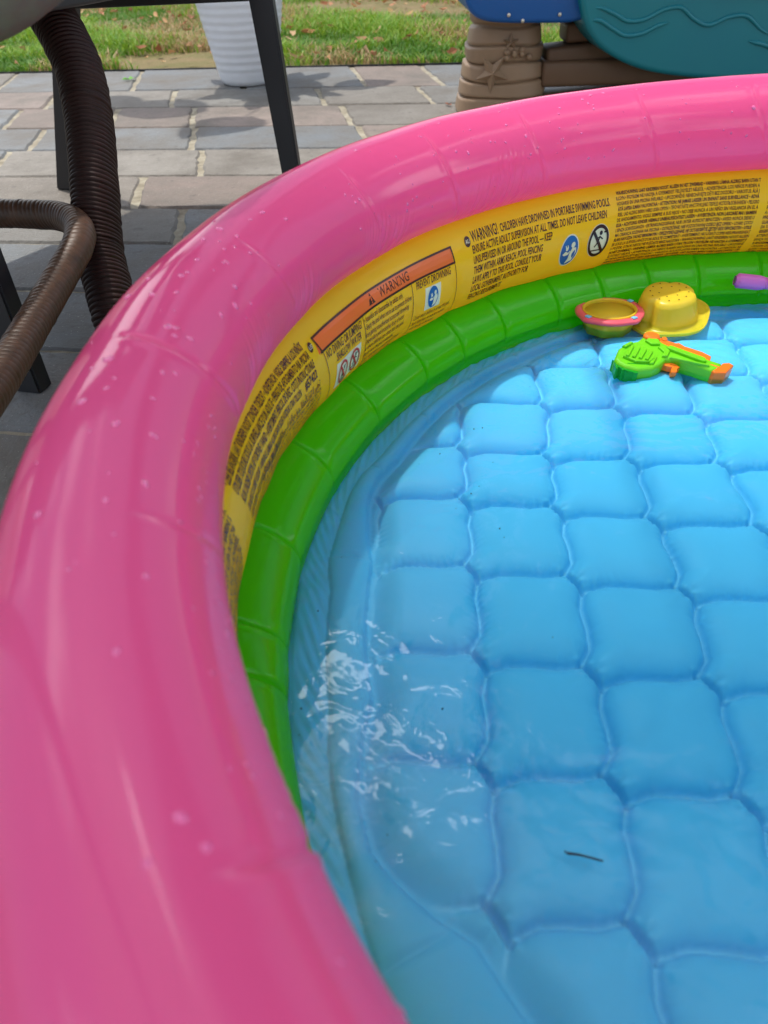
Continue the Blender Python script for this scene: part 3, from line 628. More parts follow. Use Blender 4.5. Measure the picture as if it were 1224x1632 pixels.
for P_, nm, m_ in ((po, 'warning_bar', M_inko), (pw, 'pictogram_backing', M_inkw), (pb, 'pictogram', M_inkb), (pr, 'prohibition_symbol', M_inkr), (pr2, 'prohibition_symbol', M_inkr), (pw2, 'pictogram_backing', M_inkw), (pw3, 'pictogram_backing', M_inkw), (pw4, 'pictogram_backing', M_inkw), (pb2, 'pictogram', M_inkb), (pi2, 'printed_instructions', M_ink), (pu, 'country_code', M_inkw), (pu2, 'country_code', M_inkw), (pn, 'printed_warning', M_ink), (pi_, 'printed_instructions', M_ink), (pd_, 'printed_warning', M_ink), (pd2, 'printed_warning', M_ink), (pd3, 'printed_warning', M_ink)):
    P_.make(nm, m_)

# ---- water
nr, na = 300, 700; rr = .612 * np.sqrt(np.linspace(0, 1, nr) + 1e-5); aa = np.linspace(0, 2 * np.pi, na, endpoint=False)
Rr, Aa = np.meshgrid(rr, aa, indexing='ij'); X, Y = Rr * np.cos(Aa), Rr * np.sin(Aa)
Z = .0560 + .00035 * fnoise(X, Y, 5, 3, 60) + .0006 * fnoise(X, Y, 6, 2, 18)
for cx_, cy_, A0, kk in ((-.20, .37, .0011, 400), (-.10, .40, .0009, 360), (-.02, .33, .0007, 400), (-.27, .44, .0007, 460)):
    d_ = np.hypot(X - cx_, Y - cy_); Z += A0 * np.sin(d_ * kk) * np.exp(-(d_ / .085) ** 2) * (.5 + .5 * fnoise(X, Y, 77, 2, 25))
me = npmesh('water', np.stack([X, Y, Z], -1).reshape(-1, 3), gridfaces(nr, na, False, True)); tag(link('water', me, M_water), kind='structure')

# ---- droplets on the pink ring
def droplets():
    bm = bmesh.new(); R, a, b, zc = PK
    L = []
    for _ in range(60): L.append((random.gauss(172, 9), random.gauss(72, 26), random.choice([.0012, .0016, .002, .0026, .0034])))
    for _ in range(120): L.append((random.uniform(86, 150), random.uniform(-15, 88), random.choice([.0011, .0014, .0018, .0024])))
    for _ in range(24): L.append((random.uniform(-178, -140), random.uniform(-10, 120), random.choice([.0012, .0016, .0022])))
    for _ in range(70): L.append((random.uniform(-178, -140), random.gauss(22, 9), random.choice([.0009, .0013, .0018])))
    P = np.array([l[0] for l in L]); T = np.array([l[1] for l in L]); D = dpink(wrap(P), T)
    for (ph, th, s), d in zip(L, D):
        s *= random.uniform(.55, .95)
        p, t = math.radians(ph), math.radians(th); nx, nz = math.cos(t) * b, math.sin(t) * a; l = math.hypot(nx, nz); nx /= l; nz /= l
        r = R - a * math.cos(t) - nx * d; pos = Vector((r * math.cos(p), r * math.sin(p), zc + b * math.sin(t) + nz * d)); nrm = Vector((-nx * math.cos(p), -nx * math.sin(p), nz))
        g = bmesh.ops.create_icosphere(bm, subdivisions=2, radius=1); q = nrm.to_track_quat('Z', 'Y').to_matrix().to_4x4() @ Matrix.Rotation(random.uniform(0, 6), 4, 'Z')
        e1, e2 = random.uniform(.8, 1.5), random.uniform(.7, 1.1)
        low = [v for v in g['verts'] if v.co.z < -.02]; keep_ = [v for v in g['verts'] if v.co.z >= -.02]; bmesh.ops.delete(bm, geom=low, context='VERTS')
        for v in keep_:
            c = v.co; v.co = pos + (q @ Vector((c.x * s * e1, c.y * s * e2, c.z * s * .38 + .0001)))
    return bmm('water_droplets', bm)
tag(link('water_droplets', droplets(), M_drop), 'clear water droplets beaded on the pink ring', 'droplets', kind='stuff')

# ---- toys in the water
def flat(poly, z0, z1, bev=.002, M=None, seg=3):
    bm = prism(poly, z0, z1, bev, seg); 
    if M is not None: bm.transform(M)
    return bmm('p', bm)
# water pistol lying on its side; outline measured on its own side plane (x forward to the grip end, y to the top)
gun = empty('water_pistol', (-.163, .393, .060), 'lime green toy water pistol with orange trigger and slide lying in the water', 'toy gun', R_(-19))
GT = Matrix.Rotation(R_(9), 4, 'X') @ Matrix.Rotation(R_(3), 4, 'Y')
def gp(name, m, polys, z0, z1, bev=.002, parent=gun):
    me = join(name, [flat(p, z0, z1, bev, GT, 4) for p in polys]); me.transform(Matrix.Scale(.90, 4)); return link(name, me, m, parent, smooth=False, world=False)
body = [(-.068, -.014), (-.064, .012), (-.052, .028), (-.040, .035), (-.034, .046), (-.024, .052), (-.013, .049), (-.006, .040), (.012, .030), (.034, .0245), (.058, .0165), (.073, .0125), (.070, -.002), (.060, -.0075), (.040, .000), (.012, .006), (.000, .002), (-.006, -.010), (-.016, -.022), (-.034, -.030), (-.052, -.028), (-.063, -.022)]
gp('body', M_tgreen, [body], -.011, .013, .005)
gp('side_plate', M_tgreen, [[(-.057, -.010), (-.050, .013), (-.032, .020), (-.020, .012), (-.015, -.004), (-.022, -.014), (-.040, -.0175)]], .0120, .0172, .0014)
gp('tank_rib', M_tgreen, [[(-.054 + .0085 * k, -.0105 - .0006 * k), (-.050 + .0085 * k, -.0115 - .0006 * k), (-.0445 + .0085 * k, .013 - .0022 * k), (-.0485 + .0085 * k, .0145 - .0022 * k)] for k in range(4)], .0160, .0200, .0009)
gp('side_plate', M_tgreen, [[(-.030, .034), (-.024, .044), (-.012, .040), (-.010, .030), (-.022, .027)], [(-.060, .014), (-.050, .026), (-.046, .0245), (-.055, .012)]], .0120, .0165, .0012)
gp('body_rib', M_tgreen, [[(-.012, .0235), (-.003, .0275), (.004, .019), (.001, .006), (-.006, .004), (-.004, .014)], [(-.018, .0), (-.012, .002), (-.016, -.014), (-.022, -.017)], [(.004, .0035), (.006, .0058), (.056, .0015), (.056, -.0015)]], .0115, .0160, .0012)
gp('body_seam', M_tgreen2, [[(-.050, -.0195), (-.020, -.0150), (-.0195, -.0162), (-.050, -.0208)]], .0115, .0134, .0002)
gp('barrel_panel', M_tgreen, [[(-.002, .023), (.004, .030), (.050, .0135), (.052, .006), (.046, .005)]], .0120, .0172, .0014)
gp('cocking_slide', M_torange, [[(-.012, .052), (-.003, .054), (.002, .049), (.012, .046), (.016, .048), (.024, .042), (.048, .035), (.060, .0275), (.058, .014), (.034, .0215), (.012, .028), (-.008, .036)]], -.008, .0105, .002)
gp('filler_cap', M_torange, [[(-.022 + .0115 * math.cos(t) , .047 + .0095 * math.sin(t)) for t in np.linspace(0, 2 * math.pi, 24, endpoint=False)]], .002, .0175, .004)
gp('cap_plug', M_torange, [[(-.004 + .0042 * math.cos(t), .0500 + .0042 * math.sin(t)) for t in np.linspace(0, 2 * math.pi, 16, endpoint=False)]], .0, .0125, .0015)
gp('muzzle_end', M_torange, [[(.060, -.0078), (.063, -.012), (.078, -.0085), (.088, .011), (.082, .0155), (.0735, .012), (.070, .004), (.058, .0075), (.0555, .0035), (.066, .0005)]], -.0095, .0135, .0025)
gp('trigger', M_torange, [[(-.002, .0035), (.003, .0075), (.016, .0035), (.0205, -.0005), (.0175, -.005), (.0165, -.0135), (.0095, -.0155), (.0085, -.010), (.010, -.004), (.004, -.0035), (-.004, -.001)]], -.004, .006, .0015)
gp('tank_grille', M_tgreen2, [[(-.067 + .0078 * k, -.015 - .003 * k), (-.0625 + .0078 * k, -.0165 - .003 * k), (-.0605 + .0078 * k, -.0300 - .0012 * k), (-.0635 + .0078 * k, -.0295 - .0012 * k)] for k in range(4)] + [[(-.070, -.012), (-.064, -.018), (-.061, -.026), (-.050, -.031), (-.034, -.033), (-.034, -.028), (-.060, -.021)]], -.010, .0095, .0015)

def lathe(prof, seg=64, rad=None):
    """prof list of (r,z); rad(angle,k)->factor"""
    V = []; n = len(prof)
    for k in range(seg):
        a = 2 * math.pi * k / seg
        for i, (r, z) in enumerate(prof):
            f = rad(a, i / (n - 1)) if rad else 1; V.append((r * f * math.cos(a), r * f * math.sin(a), z))
    return npmesh('lathe', V, gridfaces(seg, n, True, False))
# sieve toy
sv = empty('sand_sieve', (-.193, .536, .0535), 'round yellow toy sand sieve with a coral rim dotted with blue squares, floating', 'toy sieve', R_(10))
oct_ = lambda a, t: 1 + .075 * max(0, math.cos(4 * (a - .4))) ** 3
rim = lathe([(.0345, .0155), (.036, .0185), (.039, .0195), (.0455, .0180), (.0470, .0150), (.0455, .0125), (.036, .0125), (.0345, .0155)], 96, oct_)
T_ = Matrix.Rotation(R_(-3), 4, 'X'); rim.transform(T_); link('rim', rim, M_tpink, sv, world=False)
ir = lathe([(.0335, .0185), (.0350, .0208), (.0368, .0200), (.0365, .0175), (.0345, .0165)], 96); ir.transform(T_); link('inner_rim', ir, M_tyel, sv, world=False)
bowl = lathe([(.0335, .0190), (.0325, .004), (.030, -.008), (.0002, -.010), (.0002, -.012), (.031, -.0105), (.0345, .003), (.0355, .0180)], 96, lambda a, t: 1 + .03 * math.sin(8 * a) * (t > .5)); bowl.transform(T_); link('bowl', bowl, M_tyel, sv, world=False)
scr = lathe([(.0005, .0158), (.0335, .0158), (.0335, .0150), (.0005, .0150)], 48); scr.transform(T_); link('mesh_screen', scr, M_tyel, sv, world=False)
for k in range(4):
    a = .4 + math.pi / 2 * k; bm = bmesh.new(); bm_box(bm, (.0425 * math.cos(a), .0425 * math.sin(a), .0196), (.0062, .0078, .0022), .0006, Matrix.Rotation(a, 4, 'Z')); bm.transform(T_)
    link('square_stud', bmm('square_stud', bm), M_tblue, sv, world=False)
# flower bucket, upside down
bk = empty('sand_bucket', (-.108, .548, .050), 'upturned yellow flower shaped toy sand bucket with holes, floating near the pool wall', 'toy bucket', R_(0))
pet = lambda a, t: 1 - .13 * max(0, math.cos(2.5 * (a - 3.75))) ** 10 - .035 * abs(math.cos(2.5 * (a - 3.75))) ** 2
prof = [(.0005, .0400), (.020, .0405), (.031, .0395), (.0350, .0372), (.0370, .032), (.0392, .024), (.0410, .016), (.0430, .009), (.0440, .0055), (.0500, .0045), (.0560, .0060), (.0585, .0085), (.0592, .0070), (.0575, .0030), (.0510, .0005), (.0430, .0010), (.0400, .014), (.0350, .034), (.0005, .0375)]
def petb(a, t):
    if t > .46 and t < .82: return 1 + .035 * math.sin(5 * a + .8)
    return pet(a, t)
me = lathe(prof, 140, petb); me.transform(Matrix.Rotation(R_(-5), 4, 'Y') @ Matrix.Rotation(R_(4), 4, 'X')); link('body', me, M_tyel, bk, world=False)
M_hole = mat('drain_hole', (.12, .07, .01), .7, .2)
bm = bmesh.new()
for a, r in [(k * 1.047, .014) for k in range(6)] + [(k * .524 + .2, .025) for k in range(12)]:
    g = bmesh.ops.create_circle(bm, cap_ends=True, segments=10, radius=.0011)
    for v in g['verts']: v.co += Vector((r * math.cos(a), r * math.sin(a), .0408 - (.0002 if r < .02 else .0)))
me = bmm('holes', bm); me.transform(Matrix.Rotation(R_(-5), 4, 'Y') @ Matrix.Rotation(R_(4), 4, 'X')); link('drain_holes', me, M_hole, bk, world=False)
# violet handle
st = empty('toy_handle', (.14, .540, .073), 'violet plastic toy handle with a wider end cap, floating near the right edge', 'toy handle', 0)
link('shaft', tube([(-.115, .031, .012), (.0, .003, .008), (.16, -.040, .002)], .0080, 28), M_violet, st, world=False)
def caprad(L, a, t): return .0102 * min(1, (L + .0006) / .0025) ** .4 if t < .8 else .0102 - .002 * (t - .8) / .2
cp = tube([(-.1465 + .0388 * k / 12, .0388 - .0095 * k / 12, .0140 - .0025 * k / 12) for k in range(13)], caprad, 28); link('end_cap', cp, M_violet, st, world=False)
hol = tube([(-.1472, .0390, .01405), (-.1440, .0382, .0138)], .0066, 20); link('end_socket', hol, mat('violet_socket', (.35, .06, .30), .4), st, world=False)
# twig
tw = join('twig', [tube(smoothpath([(-.4145, -.1905, .0572), (-.407, -.1922, .0580), (-.3935, -.1962, .0572)], 6), lambda L, a, t: .00085 - .0003 * t, 8), tube([(-.4145, -.1905, .0572), (-.4160, -.1893, .0580)], .0005, 6)])
tag(link('twig', tw, M_twig), 'short dark twig floating on the water over a blue cushion', 'twig')
# floor specks
bm = bmesh.new()
for _ in range(26):
    r_ = random.uniform(.38, .60); a_ = R_(random.uniform(110, 200)); g = bmesh.ops.create_icosphere(bm, subdivisions=1, radius=random.choice([.0004, .0005, .0008]))
    for v in g['verts']: v.co += Vector((r_ * math.cos(a_), r_ * math.sin(a_), .0563))
tag(link('debris_specks', bmm('specks', bm), M_twig), 'tiny dark specks of dirt floating on the pool water', 'specks', kind='stuff')

# ------------------------------------------------------------------ plant pot
pot = empty('plant_pot', (-.955, 2.775, 0), 'tapered white ribbed planter standing at the paving edge', 'planter')
prof = []
for k in range(90):
    t = k / 89; z = .003 + t * .42; r = .104 + .082 * t ** .9; r += .0010 * math.sin(t * 2 * math.pi * 17) * (1 if t > .08 else 0)
    if t < .03: r -= .006 * (1 - t / .03)
    prof.append((r, z))
prof = [(.0005, .003)] + prof + [(.196, .425), (.197, .445), (.186, .446), (.180, .40), (.0005, .395)]
me = lathe(prof, 96); link('pot_body', me, M_pot, pot, world=False)
me = lathe([(.0005, .402), (.181, .402), (.181, .41), (.0005, .41)], 48); link('soil', me, M_soil, pot, world=False)
bm = bmesh.new()
for k in range(16):
    a = k * 2.4; L_ = random.uniform(.16, .36); up = random.uniform(.05, .30); n = 8; wd = random.uniform(.035, .06); prev = None
    for i in range(n + 1):
        t = i / n; c = Vector((math.cos(a) * L_ * t, math.sin(a) * L_ * t, .40 + up * (1.7 * t - 1.1 * t * t))); s = Vector((-math.sin(a), math.cos(a), 0)); wv = wd * (math.sin(math.pi * min(1, max(0, (t - .35) / .65))) if t > .35 else .06)
        row = [bm.verts.new(c - s * wv + Vector((0, 0, .25 * wv))), bm.verts.new(c), bm.verts.new(c + s * wv + Vector((0, 0, .25 * wv)))]
        if prev: bm.faces.new((prev[0], prev[1], row[1], row[0])); bm.faces.new((prev[1], prev[2], row[2], row[1]))
        prev = row
for (lx, ly, lz, lr, ra) in ((-.42, -.05, 1.25, .17, 2.8), (-.18, -.30, 1.10, .15, 4.2), (-.62, .05, 1.05, .14, 3.0), (.24, .05, .70, .12, .2)):
    P_ = smoothpath([(0, 0, .4), (lx * .3, ly * .3, lz * .75), (lx, ly, lz)], 6)
    for i_ in range(len(P_) - 1):
        for sgn in (0, 1):
            o_ = Vector((.004, 0, 0)) if sgn else Vector((0, .004, 0)); bm.faces.new([bm.verts.new(P_[i_] - o_), bm.verts.new(P_[i_] + o_), bm.verts.new(P_[i_ + 1] + o_), bm.verts.new(P_[i_ + 1] - o_)])
    n = 10; prev = None; f_ = Vector((math.cos(ra), math.sin(ra), -.35)); s_ = Vector((-math.sin(ra), math.cos(ra), 0))
    for i_ in range(n + 1):
        t_ = i_ / n; c_ = Vector((lx, ly, lz)) + f_ * lr * (2.2 * t_ - .5); wv = lr * .85 * math.sin(math.pi * t_ ** .75) ** .8 + .001
        row = [bm.verts.new(c_ - s_ * wv + Vector((0, 0, -.1 * wv))), bm.verts.new(c_), bm.verts.new(c_ + s_ * wv + Vector((0, 0, -.1 * wv)))]
        if prev: bm.faces.new((prev[0], prev[1], row[1], row[0])); bm.faces.new((prev[1], prev[2], row[2], row[1]))
        prev = row
link('foliage', bmm('foliage', bm), M_leaf, pot, world=False)

# ------------------------------------------------------------------ black table
tb = empty('garden_table', (-1.15, 1.0, 0), 'low black metal garden table with splayed flat legs behind the wicker chair', 'table')
def leg(foot, top, w_, t_, ang_):
    bm = bmesh.new(); f, t2 = Vector(foot), Vector(top); dx = Vector((math.cos(ang_), math.sin(ang_), 0)); dy = Vector((-dx.y, dx.x, 0))
    r0 = [bm.verts.new(f + dx * sx * w_ * .40 + dy * sy * t_ / 2) for sx, sy in ((-1, -1), (1, -1), (1, 1), (-1, 1))]
    r1 = [bm.verts.new(t2 + dx * sx * w_ * .5 + dy * sy * t_ / 2) for sx, sy in ((-1, -1), (1, -1), (1, 1), (-1, 1))]
    bm.faces.new(r0); bm.faces.new(r1)
    for k in range(4): bm.faces.new((r0[k], r0[(k + 1) % 4], r1[(k + 1) % 4], r1[k]))
    bmesh.ops.recalc_face_normals(bm, faces=bm.faces); bmesh.ops.bevel(bm, geom=list(bm.edges), offset=.003, segments=2, affect='EDGES')
    return bmm('leg', bm)
link('leg', leg((-.688, 1.345, 0), (-.722, 1.41, .405), .050, .028, R_(-8)), M_black, tb, smooth=False)
link('leg', leg((-1.262, 1.495, 0), (-1.118, 1.43, .405), .062, .028, R_(-20)), M_black, tb, smooth=False)
link('leg', leg((-1.012, .520, 0), (-1.045, .585, .40), .052, .03, R_(-15)), M_black, tb, smooth=False)
link('leg', leg((-1.64, .67, 0), (-1.55, .70, .40), .06, .028, R_(-8)), M_black, tb, smooth=False)
bm = bmesh.new(); bm_box(bm, (-.925, 1.41, .389), (.39, .025, .045), .003); link('apron', bmm('apron', bm), M_black, tb, smooth=False)
bm = bmesh.new(); bm_box(bm, (-1.30, .64, .378), (.52, .025, .045), .003, Matrix.Rotation(R_(-13), 4, 'Z')); link('apron', bmm('apron', bm), M_black, tb, smooth=False)
tp = prism([(-.70, 1.43), (-1.12, 1.45), (-1.60, .70), (-1.05, .57)], .4125, .428, .004); link('table_top', bmm('top', tp), M_black, tb, smooth=False)

# ------------------------------------------------------------------ wicker chair
ch = empty('wicker_chair', (-1.1, .6, 0), 'brown wicker chair with a wrapped curved leg and foot rail left of the pool', 'chair')
def wrapped(path, r, pitch, amp, sub=1, tilt=0.0, seg=40, jitter=.0):
    P = smoothpath(path, 10); L = sum((P[i + 1] - P[i]).length for i in range(len(P) - 1)); n = int(L / pitch * 9)
    # resample
    cum = [0]
    for i in range(len(P) - 1): cum.append(cum[-1] + (P[i + 1] - P[i]).length)
    Q = []; j = 0
    for k in range(n + 1):
        s = L * k / n
        while j < len(P) - 2 and cum[j + 1] < s: j += 1
        Q.append(P[j].lerp(P[j + 1], (s - cum[j]) / max(cum[j + 1] - cum[j], 1e-9)))
    rs = random.Random(5); jit = [rs.uniform(-1, 1) for _ in range(400)]
    def rad(s, a, t):
        ph = s / pitch + a / (2 * math.pi) + tilt * math.cos(a)
        i = int(math.floor(ph)); f = ph - i
        e = 1 - (2 * f - 1) ** 2
        return (r(t) if callable(r) else r) + amp * (e ** .5 - .6) + jitter * jit[i % 400] * (.5 + .5 * math.cos(a + i))
    return tube(Q, rad, seg)
link('leg', wrapped([(-.885, .575, 0), (-.902, .615, .07), (-.925, .690, .135), (-.930, .757, .205), (-.938, .830, .272), (-.953, .892, .332), (-.985, .945, .385), (-1.03, 1.0, .44), (-1.08, 1.05, .50)], lambda t: .0325 + .003 * t, .0070, .0042, tilt=.45, seg=44, jitter=.0011), M_wick, ch)
link('foot_rail', wrapped([(-1.62, .86, .168), (-1.30, .80, .168), (-1.129, .768, .169), (-1.03, .74, .172), (-.975, .712, .175), (-.938, .668, .174), (-.926, .618, .166), (-.937, .562, .147), (-.945, .465, .130), (-.944, .324, .120), (-.943, .208, .118)], .0205, .0085, .0009, tilt=.9, seg=36, jitter=.0005), M_wick2, ch)
link('leg', wrapped([(-1.62, .93, 0), (-1.62, .93, .44)], .033, .0066, .0022), M_wick, ch)
cm = tube(smoothpath([(-1.00, .16, .447), (-.86, .205, .462), (-.790, .224, .482), (-.734, .252, .504), (-.69, .31, .53), (-.68, .42, .54), (-.75, .6, .54)], 8), lambda L, a, t: .036 + .002 * math.sin(L * 60), 32)
link('seat_cushion', cm, M_cush, ch)
link('seat_rail', wrapped([(-1.35, .30, .50), (-1.02, .30, .50), (-.86, .34, .515), (-.80, .50, .52), (-.90, .85, .53), (-1.08, 1.05, .53)], .022, .009, .0012), M_wick, ch)

bm = bmesh.new(); bm_box(bm, (-1.33, .60, .455), (.66, .62, .07), .02, Matrix.Rotation(R_(-8), 4, 'Z')); link('seat', bmm('seat', bm), M_wick, ch)
# ------------------------------------------------------------------ play water table
pt = empty('play_table', (.35, 2.15, 0), 'toddler water play table with tan rock leg, blue tray and teal basin', 'play table')
def rock_leg(cx, cy, sx):
    V = []; seg = 72; lv = []
    segs = [(0, .047, .135, .128), (.047, .088, .127, .122), (.088, .135, .121, .115), (.135, .178, .108, .112), (.178, .225, .106, .098)]
    for (z0, z1, r0, r1) in segs:
        for k in range(12):
            t = k / 11; z = z0 + (z1 - z0) * t; r = r0 + (r1 - r0) * t; e = min(t, 1 - t) * 8; r -= .012 * (1 - min(1, e)) ** 2; lv.append((r, z))
    lv += [(.092, .23), (.098, .236), (.100, .250), (.098, .262), (.094, .30)]
    for k in range(seg):
        a = 2 * math.pi * k / seg
        ca, sa = math.cos(a), math.sin(a); se = (abs(ca) ** 3.0 + abs(sa) ** 3.0) ** (-1 / 3.0)
        for (r, z) in lv: V.append((cx + r * se * ca * sx, cy + r * se * sa * .9, z + .003 * math.sin(3 * a + z * 40)))
    V = np.array(V); return npmesh('leg', V, gridfaces(seg, len(lv), True, False))
lg = link('rock_leg', rock_leg(-.095, 2.14, 1.03), M_tan, pt)
def star(cx, cy, cz, r, rot, dz=.012):
    bm = bmesh.new(); c = bm.verts.new((cx, cy - dz, cz)); pts = []
    for k in range(10):
        a = rot + math.pi * k / 5; q = r if k % 2 == 0 else r * .42; pts.append(bm.verts.new((cx + q * math.cos(a), cy + (.004 if k % 2 else .002), cz + q * math.sin(a))))
    for k in range(10): bm.faces.new((c, pts[k], pts[(k + 1) % 10]))
    ed = [e for e in bm.edges if c in e.verts]; bmesh.ops.subdivide_edges(bm, edges=ed, cuts=1); return bmm('star', bm)
link('starfish_relief', star(-.142, 2.026, .115, .052, .9, .014), M_tan, lg, smooth=False)
link('starfish_relief', star(-.09, 2.040, .188, .024, .3, .010), M_tan, lg, smooth=False)
bm = bmesh.new()
for k in range(7):
    g = bmesh.ops.create_icosphere(bm, subdivisions=2, radius=.009)
    for v in g['verts']: v.co = Vector((v.co.x + random.uniform(-.075, .02), v.co.y * .6 + 2.036, v.co.z + random.uniform(.13, .20))) if False else v.co + Vector((-.10 + .022 * (k % 4), 2.037, .150 + .022 * (k // 4) + .01 * math.sin(k)))
link('shell_relief', bmm('shell', bm), M_tan, lg)
link('rock_leg', rock_leg(1.05, 2.20, 1.0), M_tan, pt)
# planks
for k, (x0, x1, z0, z1, yy) in enumerate(((.02, .98, -.01, .066, 2.12), (.012, .98, .062, .130, 2.105), (.025, .98, .126, .192, 2.125), (.08, .98, .188, .240, 2.14))):
    bm = bmesh.new(); bm_box(bm, ((x0 + x1) / 2, yy, (z0 + z1) / 2), (x1 - x0, .11, z1 - z0), .012, Matrix.Rotation(R_(-2.2 - (k == 2)), 4, 'Y') if k != 1 else Matrix.Rotation(R_(.6), 4, 'Y'), 3)
    link('log_board', bmm('board', bm), M_brown, pt)
# blue tray
def hull(outline, ylo, yhi, bev, seg=5):
    """outline in (x,z), extruded along y"""
    bm = prism(outline, ylo, yhi, bev, seg); bm.transform(Matrix(((1, 0, 0, 0), (0, 0, 1, 0), (0, 1, 0, 0), (0, 0, 0, 1)))); return bmm('hull', bm)
def smooth_outline(pts, n=6): return [(p.x, p.y) for p in smoothpath([(x, y, 0) for x, y in pts], n)]
bl = smooth_outline([(-.245, .40), (-.240, .32), (-.222, .275), (-.185, .252), (-.12, .243), (-.02, .239), (.06, .238), (.115, .252), (.145, .290), (.165, .40)])
link('blue_tray', hull(bl, 1.965, 2.36, .03), M_bluep, pt)
ou = smooth_outline([(.070, .42), (.062, .34), (.075, .275), (.105, .215), (.16, .168), (.25, .128), (.36, .104), (.52, .088), (.75, .082), (.95, .10), (1.08, .16), (1.16, .27), (1.19, .42)])
tl = link('teal_basin', hull(ou, 1.93, 2.42, .035), M_teal, pt)
def groove(pts, r): 
    return tube([Vector(p) for p in smoothpath(pts, 10)], lambda L, a, t: r * min(1, 6 * t + .15, 6 * (1 - t) + .15), 12)
fy = 1.929
w1 = [(.095, fy + .012, .267), (.125, fy, .272), (.165, fy, .258), (.205, fy, .240), (.25, fy, .242), (.30, fy, .262), (.345, fy, .264), (.385, fy, .238), (.43, fy, .222), (.48, fy, .238), (.53, fy, .238), (.58, fy, .205), (.63, fy, .185)]
w2 = [(.092, fy + .012, .240), (.125, fy, .245), (.165, fy, .225), (.205, fy, .207), (.25, fy, .210), (.29, fy, .226), (.32, fy, .232)]
w3 = [(.55, fy, .180), (.59, fy, .172), (.64, fy, .158), (.70, fy, .16), (.78, fy, .18)]
link('wave_relief', join('waves', [groove(w_, .0055) for w_ in (w1, w2, w3)]), M_teal, tl)
link('basin_rim', tube([(.2, 1.925, .345), (.45, 1.922, .305), (.70, 1.925, .290), (1.1, 1.93, .30)], .014, 20), M_teal, pt)
for x_, z_, y_ in ((-.115, .262, 1.962), (-.075, .247, 1.965), (.025, .258, 1.962), (.245, .134, 1.953)):
    bm = bmesh.new(); g = bmesh.ops.create_uvsphere(bm, u_segments=14, v_segments=8, radius=.0052)
    for v in g['verts']: v.co = Vector((v.co.x + x_, v.co.y * .5 + y_, v.co.z + z_))
    link('screw', bmm('screw', bm), M_screw, pt)

# ------------------------------------------------------------------ unseen parasol, added out of view to shade the pool
px_, py_ = -.87, -.10; hz = 2.45
um = empty('added_parasol', (px_, py_, 0), 'unseen square beige parasol added out of view to shade the near side of the pool', 'parasol')
Mu = Matrix.Translation((px_, py_, 0)) @ Matrix.Rotation(R_(-8), 4, 'Z'); hs = 1.3; n = 61
g = np.linspace(-1, 1, n); GX, GY = np.meshgrid(g, g, indexing='ij'); rr_ = np.maximum(abs(GX), abs(GY)); sag = .05 * np.sin(np.pi * np.minimum(abs(GX), abs(GY)) / np.maximum(rr_, 1e-6)) * rr_
V = np.stack([GX * 1.6, GY * hs, hz + .42 * (1 - rr_) - sag * .4 * (rr_ < .999)], -1).reshape(-1, 3)
me = npmesh('canopy', V, gridfaces(n, n)); me.transform(Mu)
vcol(me, 'shade_fade', .93 * np.clip((GY.ravel() - .60) / .40, 0, 1) ** 1.3)  # far edge fades to transparent so the added shade ends softly
N_ = M_canopy.node_tree.nodes; L_2 = M_canopy.node_tree.links; out_ = N_['Material Output']; prev_ = out_.inputs['Surface'].links[0].from_socket
at_ = N_.new('ShaderNodeAttribute'); at_.attribute_name = 'shade_fade'; tp_ = N_.new('ShaderNodeBsdfTransparent'); mxs = N_.new('ShaderNodeMixShader')
L_2.new(at_.outputs['Fac'], mxs.inputs[0]); L_2.new(prev_, mxs.inputs[1]); L_2.new(tp_.outputs[0], mxs.inputs[2]); L_2.new(mxs.outputs[0], out_.inputs['Surface'])
o = link('canopy', me, M_canopy, um, smooth=False)
link('pole', tube([Mu @ Vector((0, 0, 0)), Mu @ Vector((0, 0, hz + .45))], .02, 20), M_pole, um)
for k in range(8):
    e = [(1, 1), (1, 0), (1, -1), (0, -1), (-1, -1), (-1, 0), (-1, 1), (0, 1)][k]
    link('rib', tube([Mu @ Vector((0, 0, hz + .39)), Mu @ Vector((e[0] * 1.6 * .99, e[1] * hs * .99, hz - .03))], .007, 8), M_pole, um)
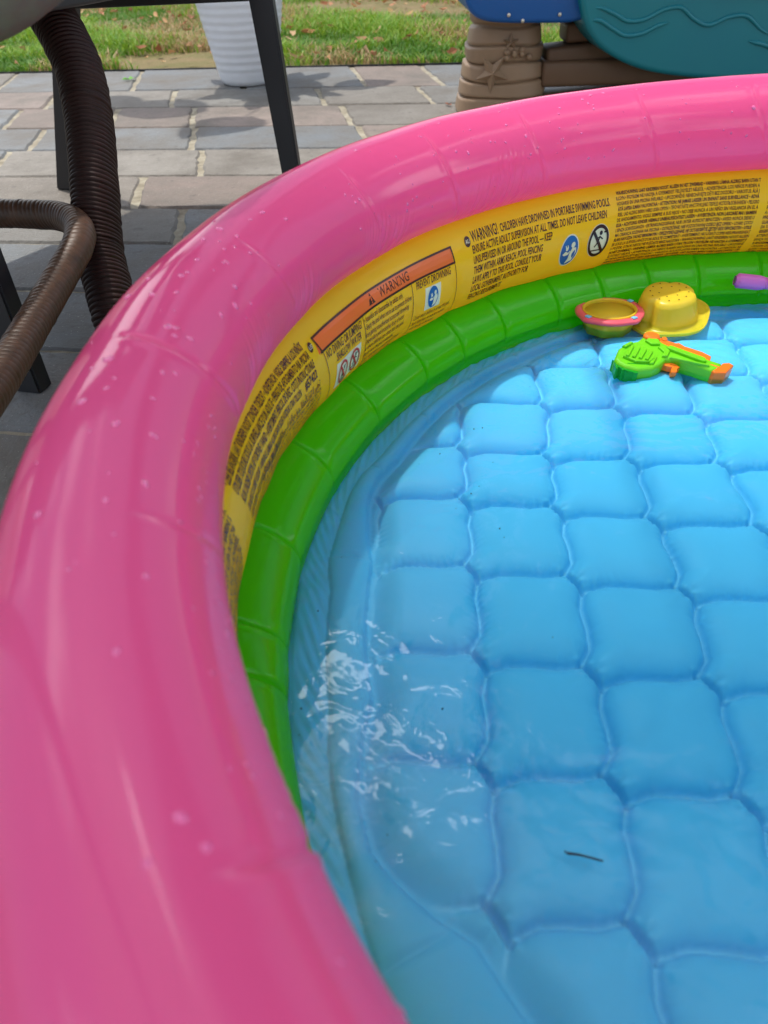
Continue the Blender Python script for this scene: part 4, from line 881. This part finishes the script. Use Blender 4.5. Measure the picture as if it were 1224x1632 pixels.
me = lathe([(.0005, 0), (.24, 0), (.24, .05), (.05, .07), (.0005, .07)], 40); me.transform(Matrix.Translation((px_, py_, 0))); link('base', me, M_black, um)

# ------------------------------------------------------------------ unseen tree added on the right to block sky reflections in the water
def tree(x, y, h, seed, label):
    r = np.random.default_rng(seed); t = empty('added_tree', (x, y, 0), label, 'tree')
    ms = [tube(smoothpath([(x, y, -.05), (x + .08, y, 1.6), (x - .05, y + .05, 3.4), (x, y, h)], 6), lambda L, a, k: .17 * (1 - .75 * k) + .01 * math.sin(5 * a), 16)]
    ends = []
    for k in range(13):
        a = k * 2.4; z0 = 2.5 + .27 * k; L_ = 2.0 - .09 * k; e = (x + L_ * math.cos(a), y + L_ * math.sin(a), z0 + 1.2); ends.append(e)
        ms.append(tube(smoothpath([(x, y, z0), (x + L_ * .5 * math.cos(a), y + L_ * .5 * math.sin(a), z0 + .75), e], 5), lambda L, a_, k_: .055 * (1 - .8 * k_) + .004, 8))
    link('trunk', join('trunk', ms), mat('tree_bark', (.09, .065, .045), .9, .2, bump=[(20, 1, .02, (1, 1, .3))]), t)
    cl = []
    for e in ends:
        for _ in range(16): cl.append(np.array(e) + r.normal(0, .5, 3))
    cl = np.array(cl); n = 42000; c = cl[r.integers(0, len(cl), n)] + r.normal(0, .19, (n, 3)); c = c[c[:, 2] > 3.1 + .25 * r.random(len(c))]; n = len(c)
    u = r.normal(size=(n, 3)); u /= np.linalg.norm(u, axis=1)[:, None]; v = np.cross(u, r.normal(size=(n, 3))); v /= np.linalg.norm(v, axis=1)[:, None]; s_ = (.05 + .04 * r.random(n))[:, None]
    V = np.stack([c - u * s_, c + v * s_ * .45, c + u * s_, c - v * s_ * .45], 1).reshape(-1, 3)
    link('crown', npmesh('crown', V, np.arange(n * 4).reshape(-1, 4)), mat('tree_leaves', (.06, .11, .025), .5, .4, trans=.3, noise=(1.2, .6, (.09, .15, .03))), t, smooth=False)
tree(2.7, 4.3, 6.4, 4, 'unseen leafy tree added out of view to darken sky reflections in the pool')
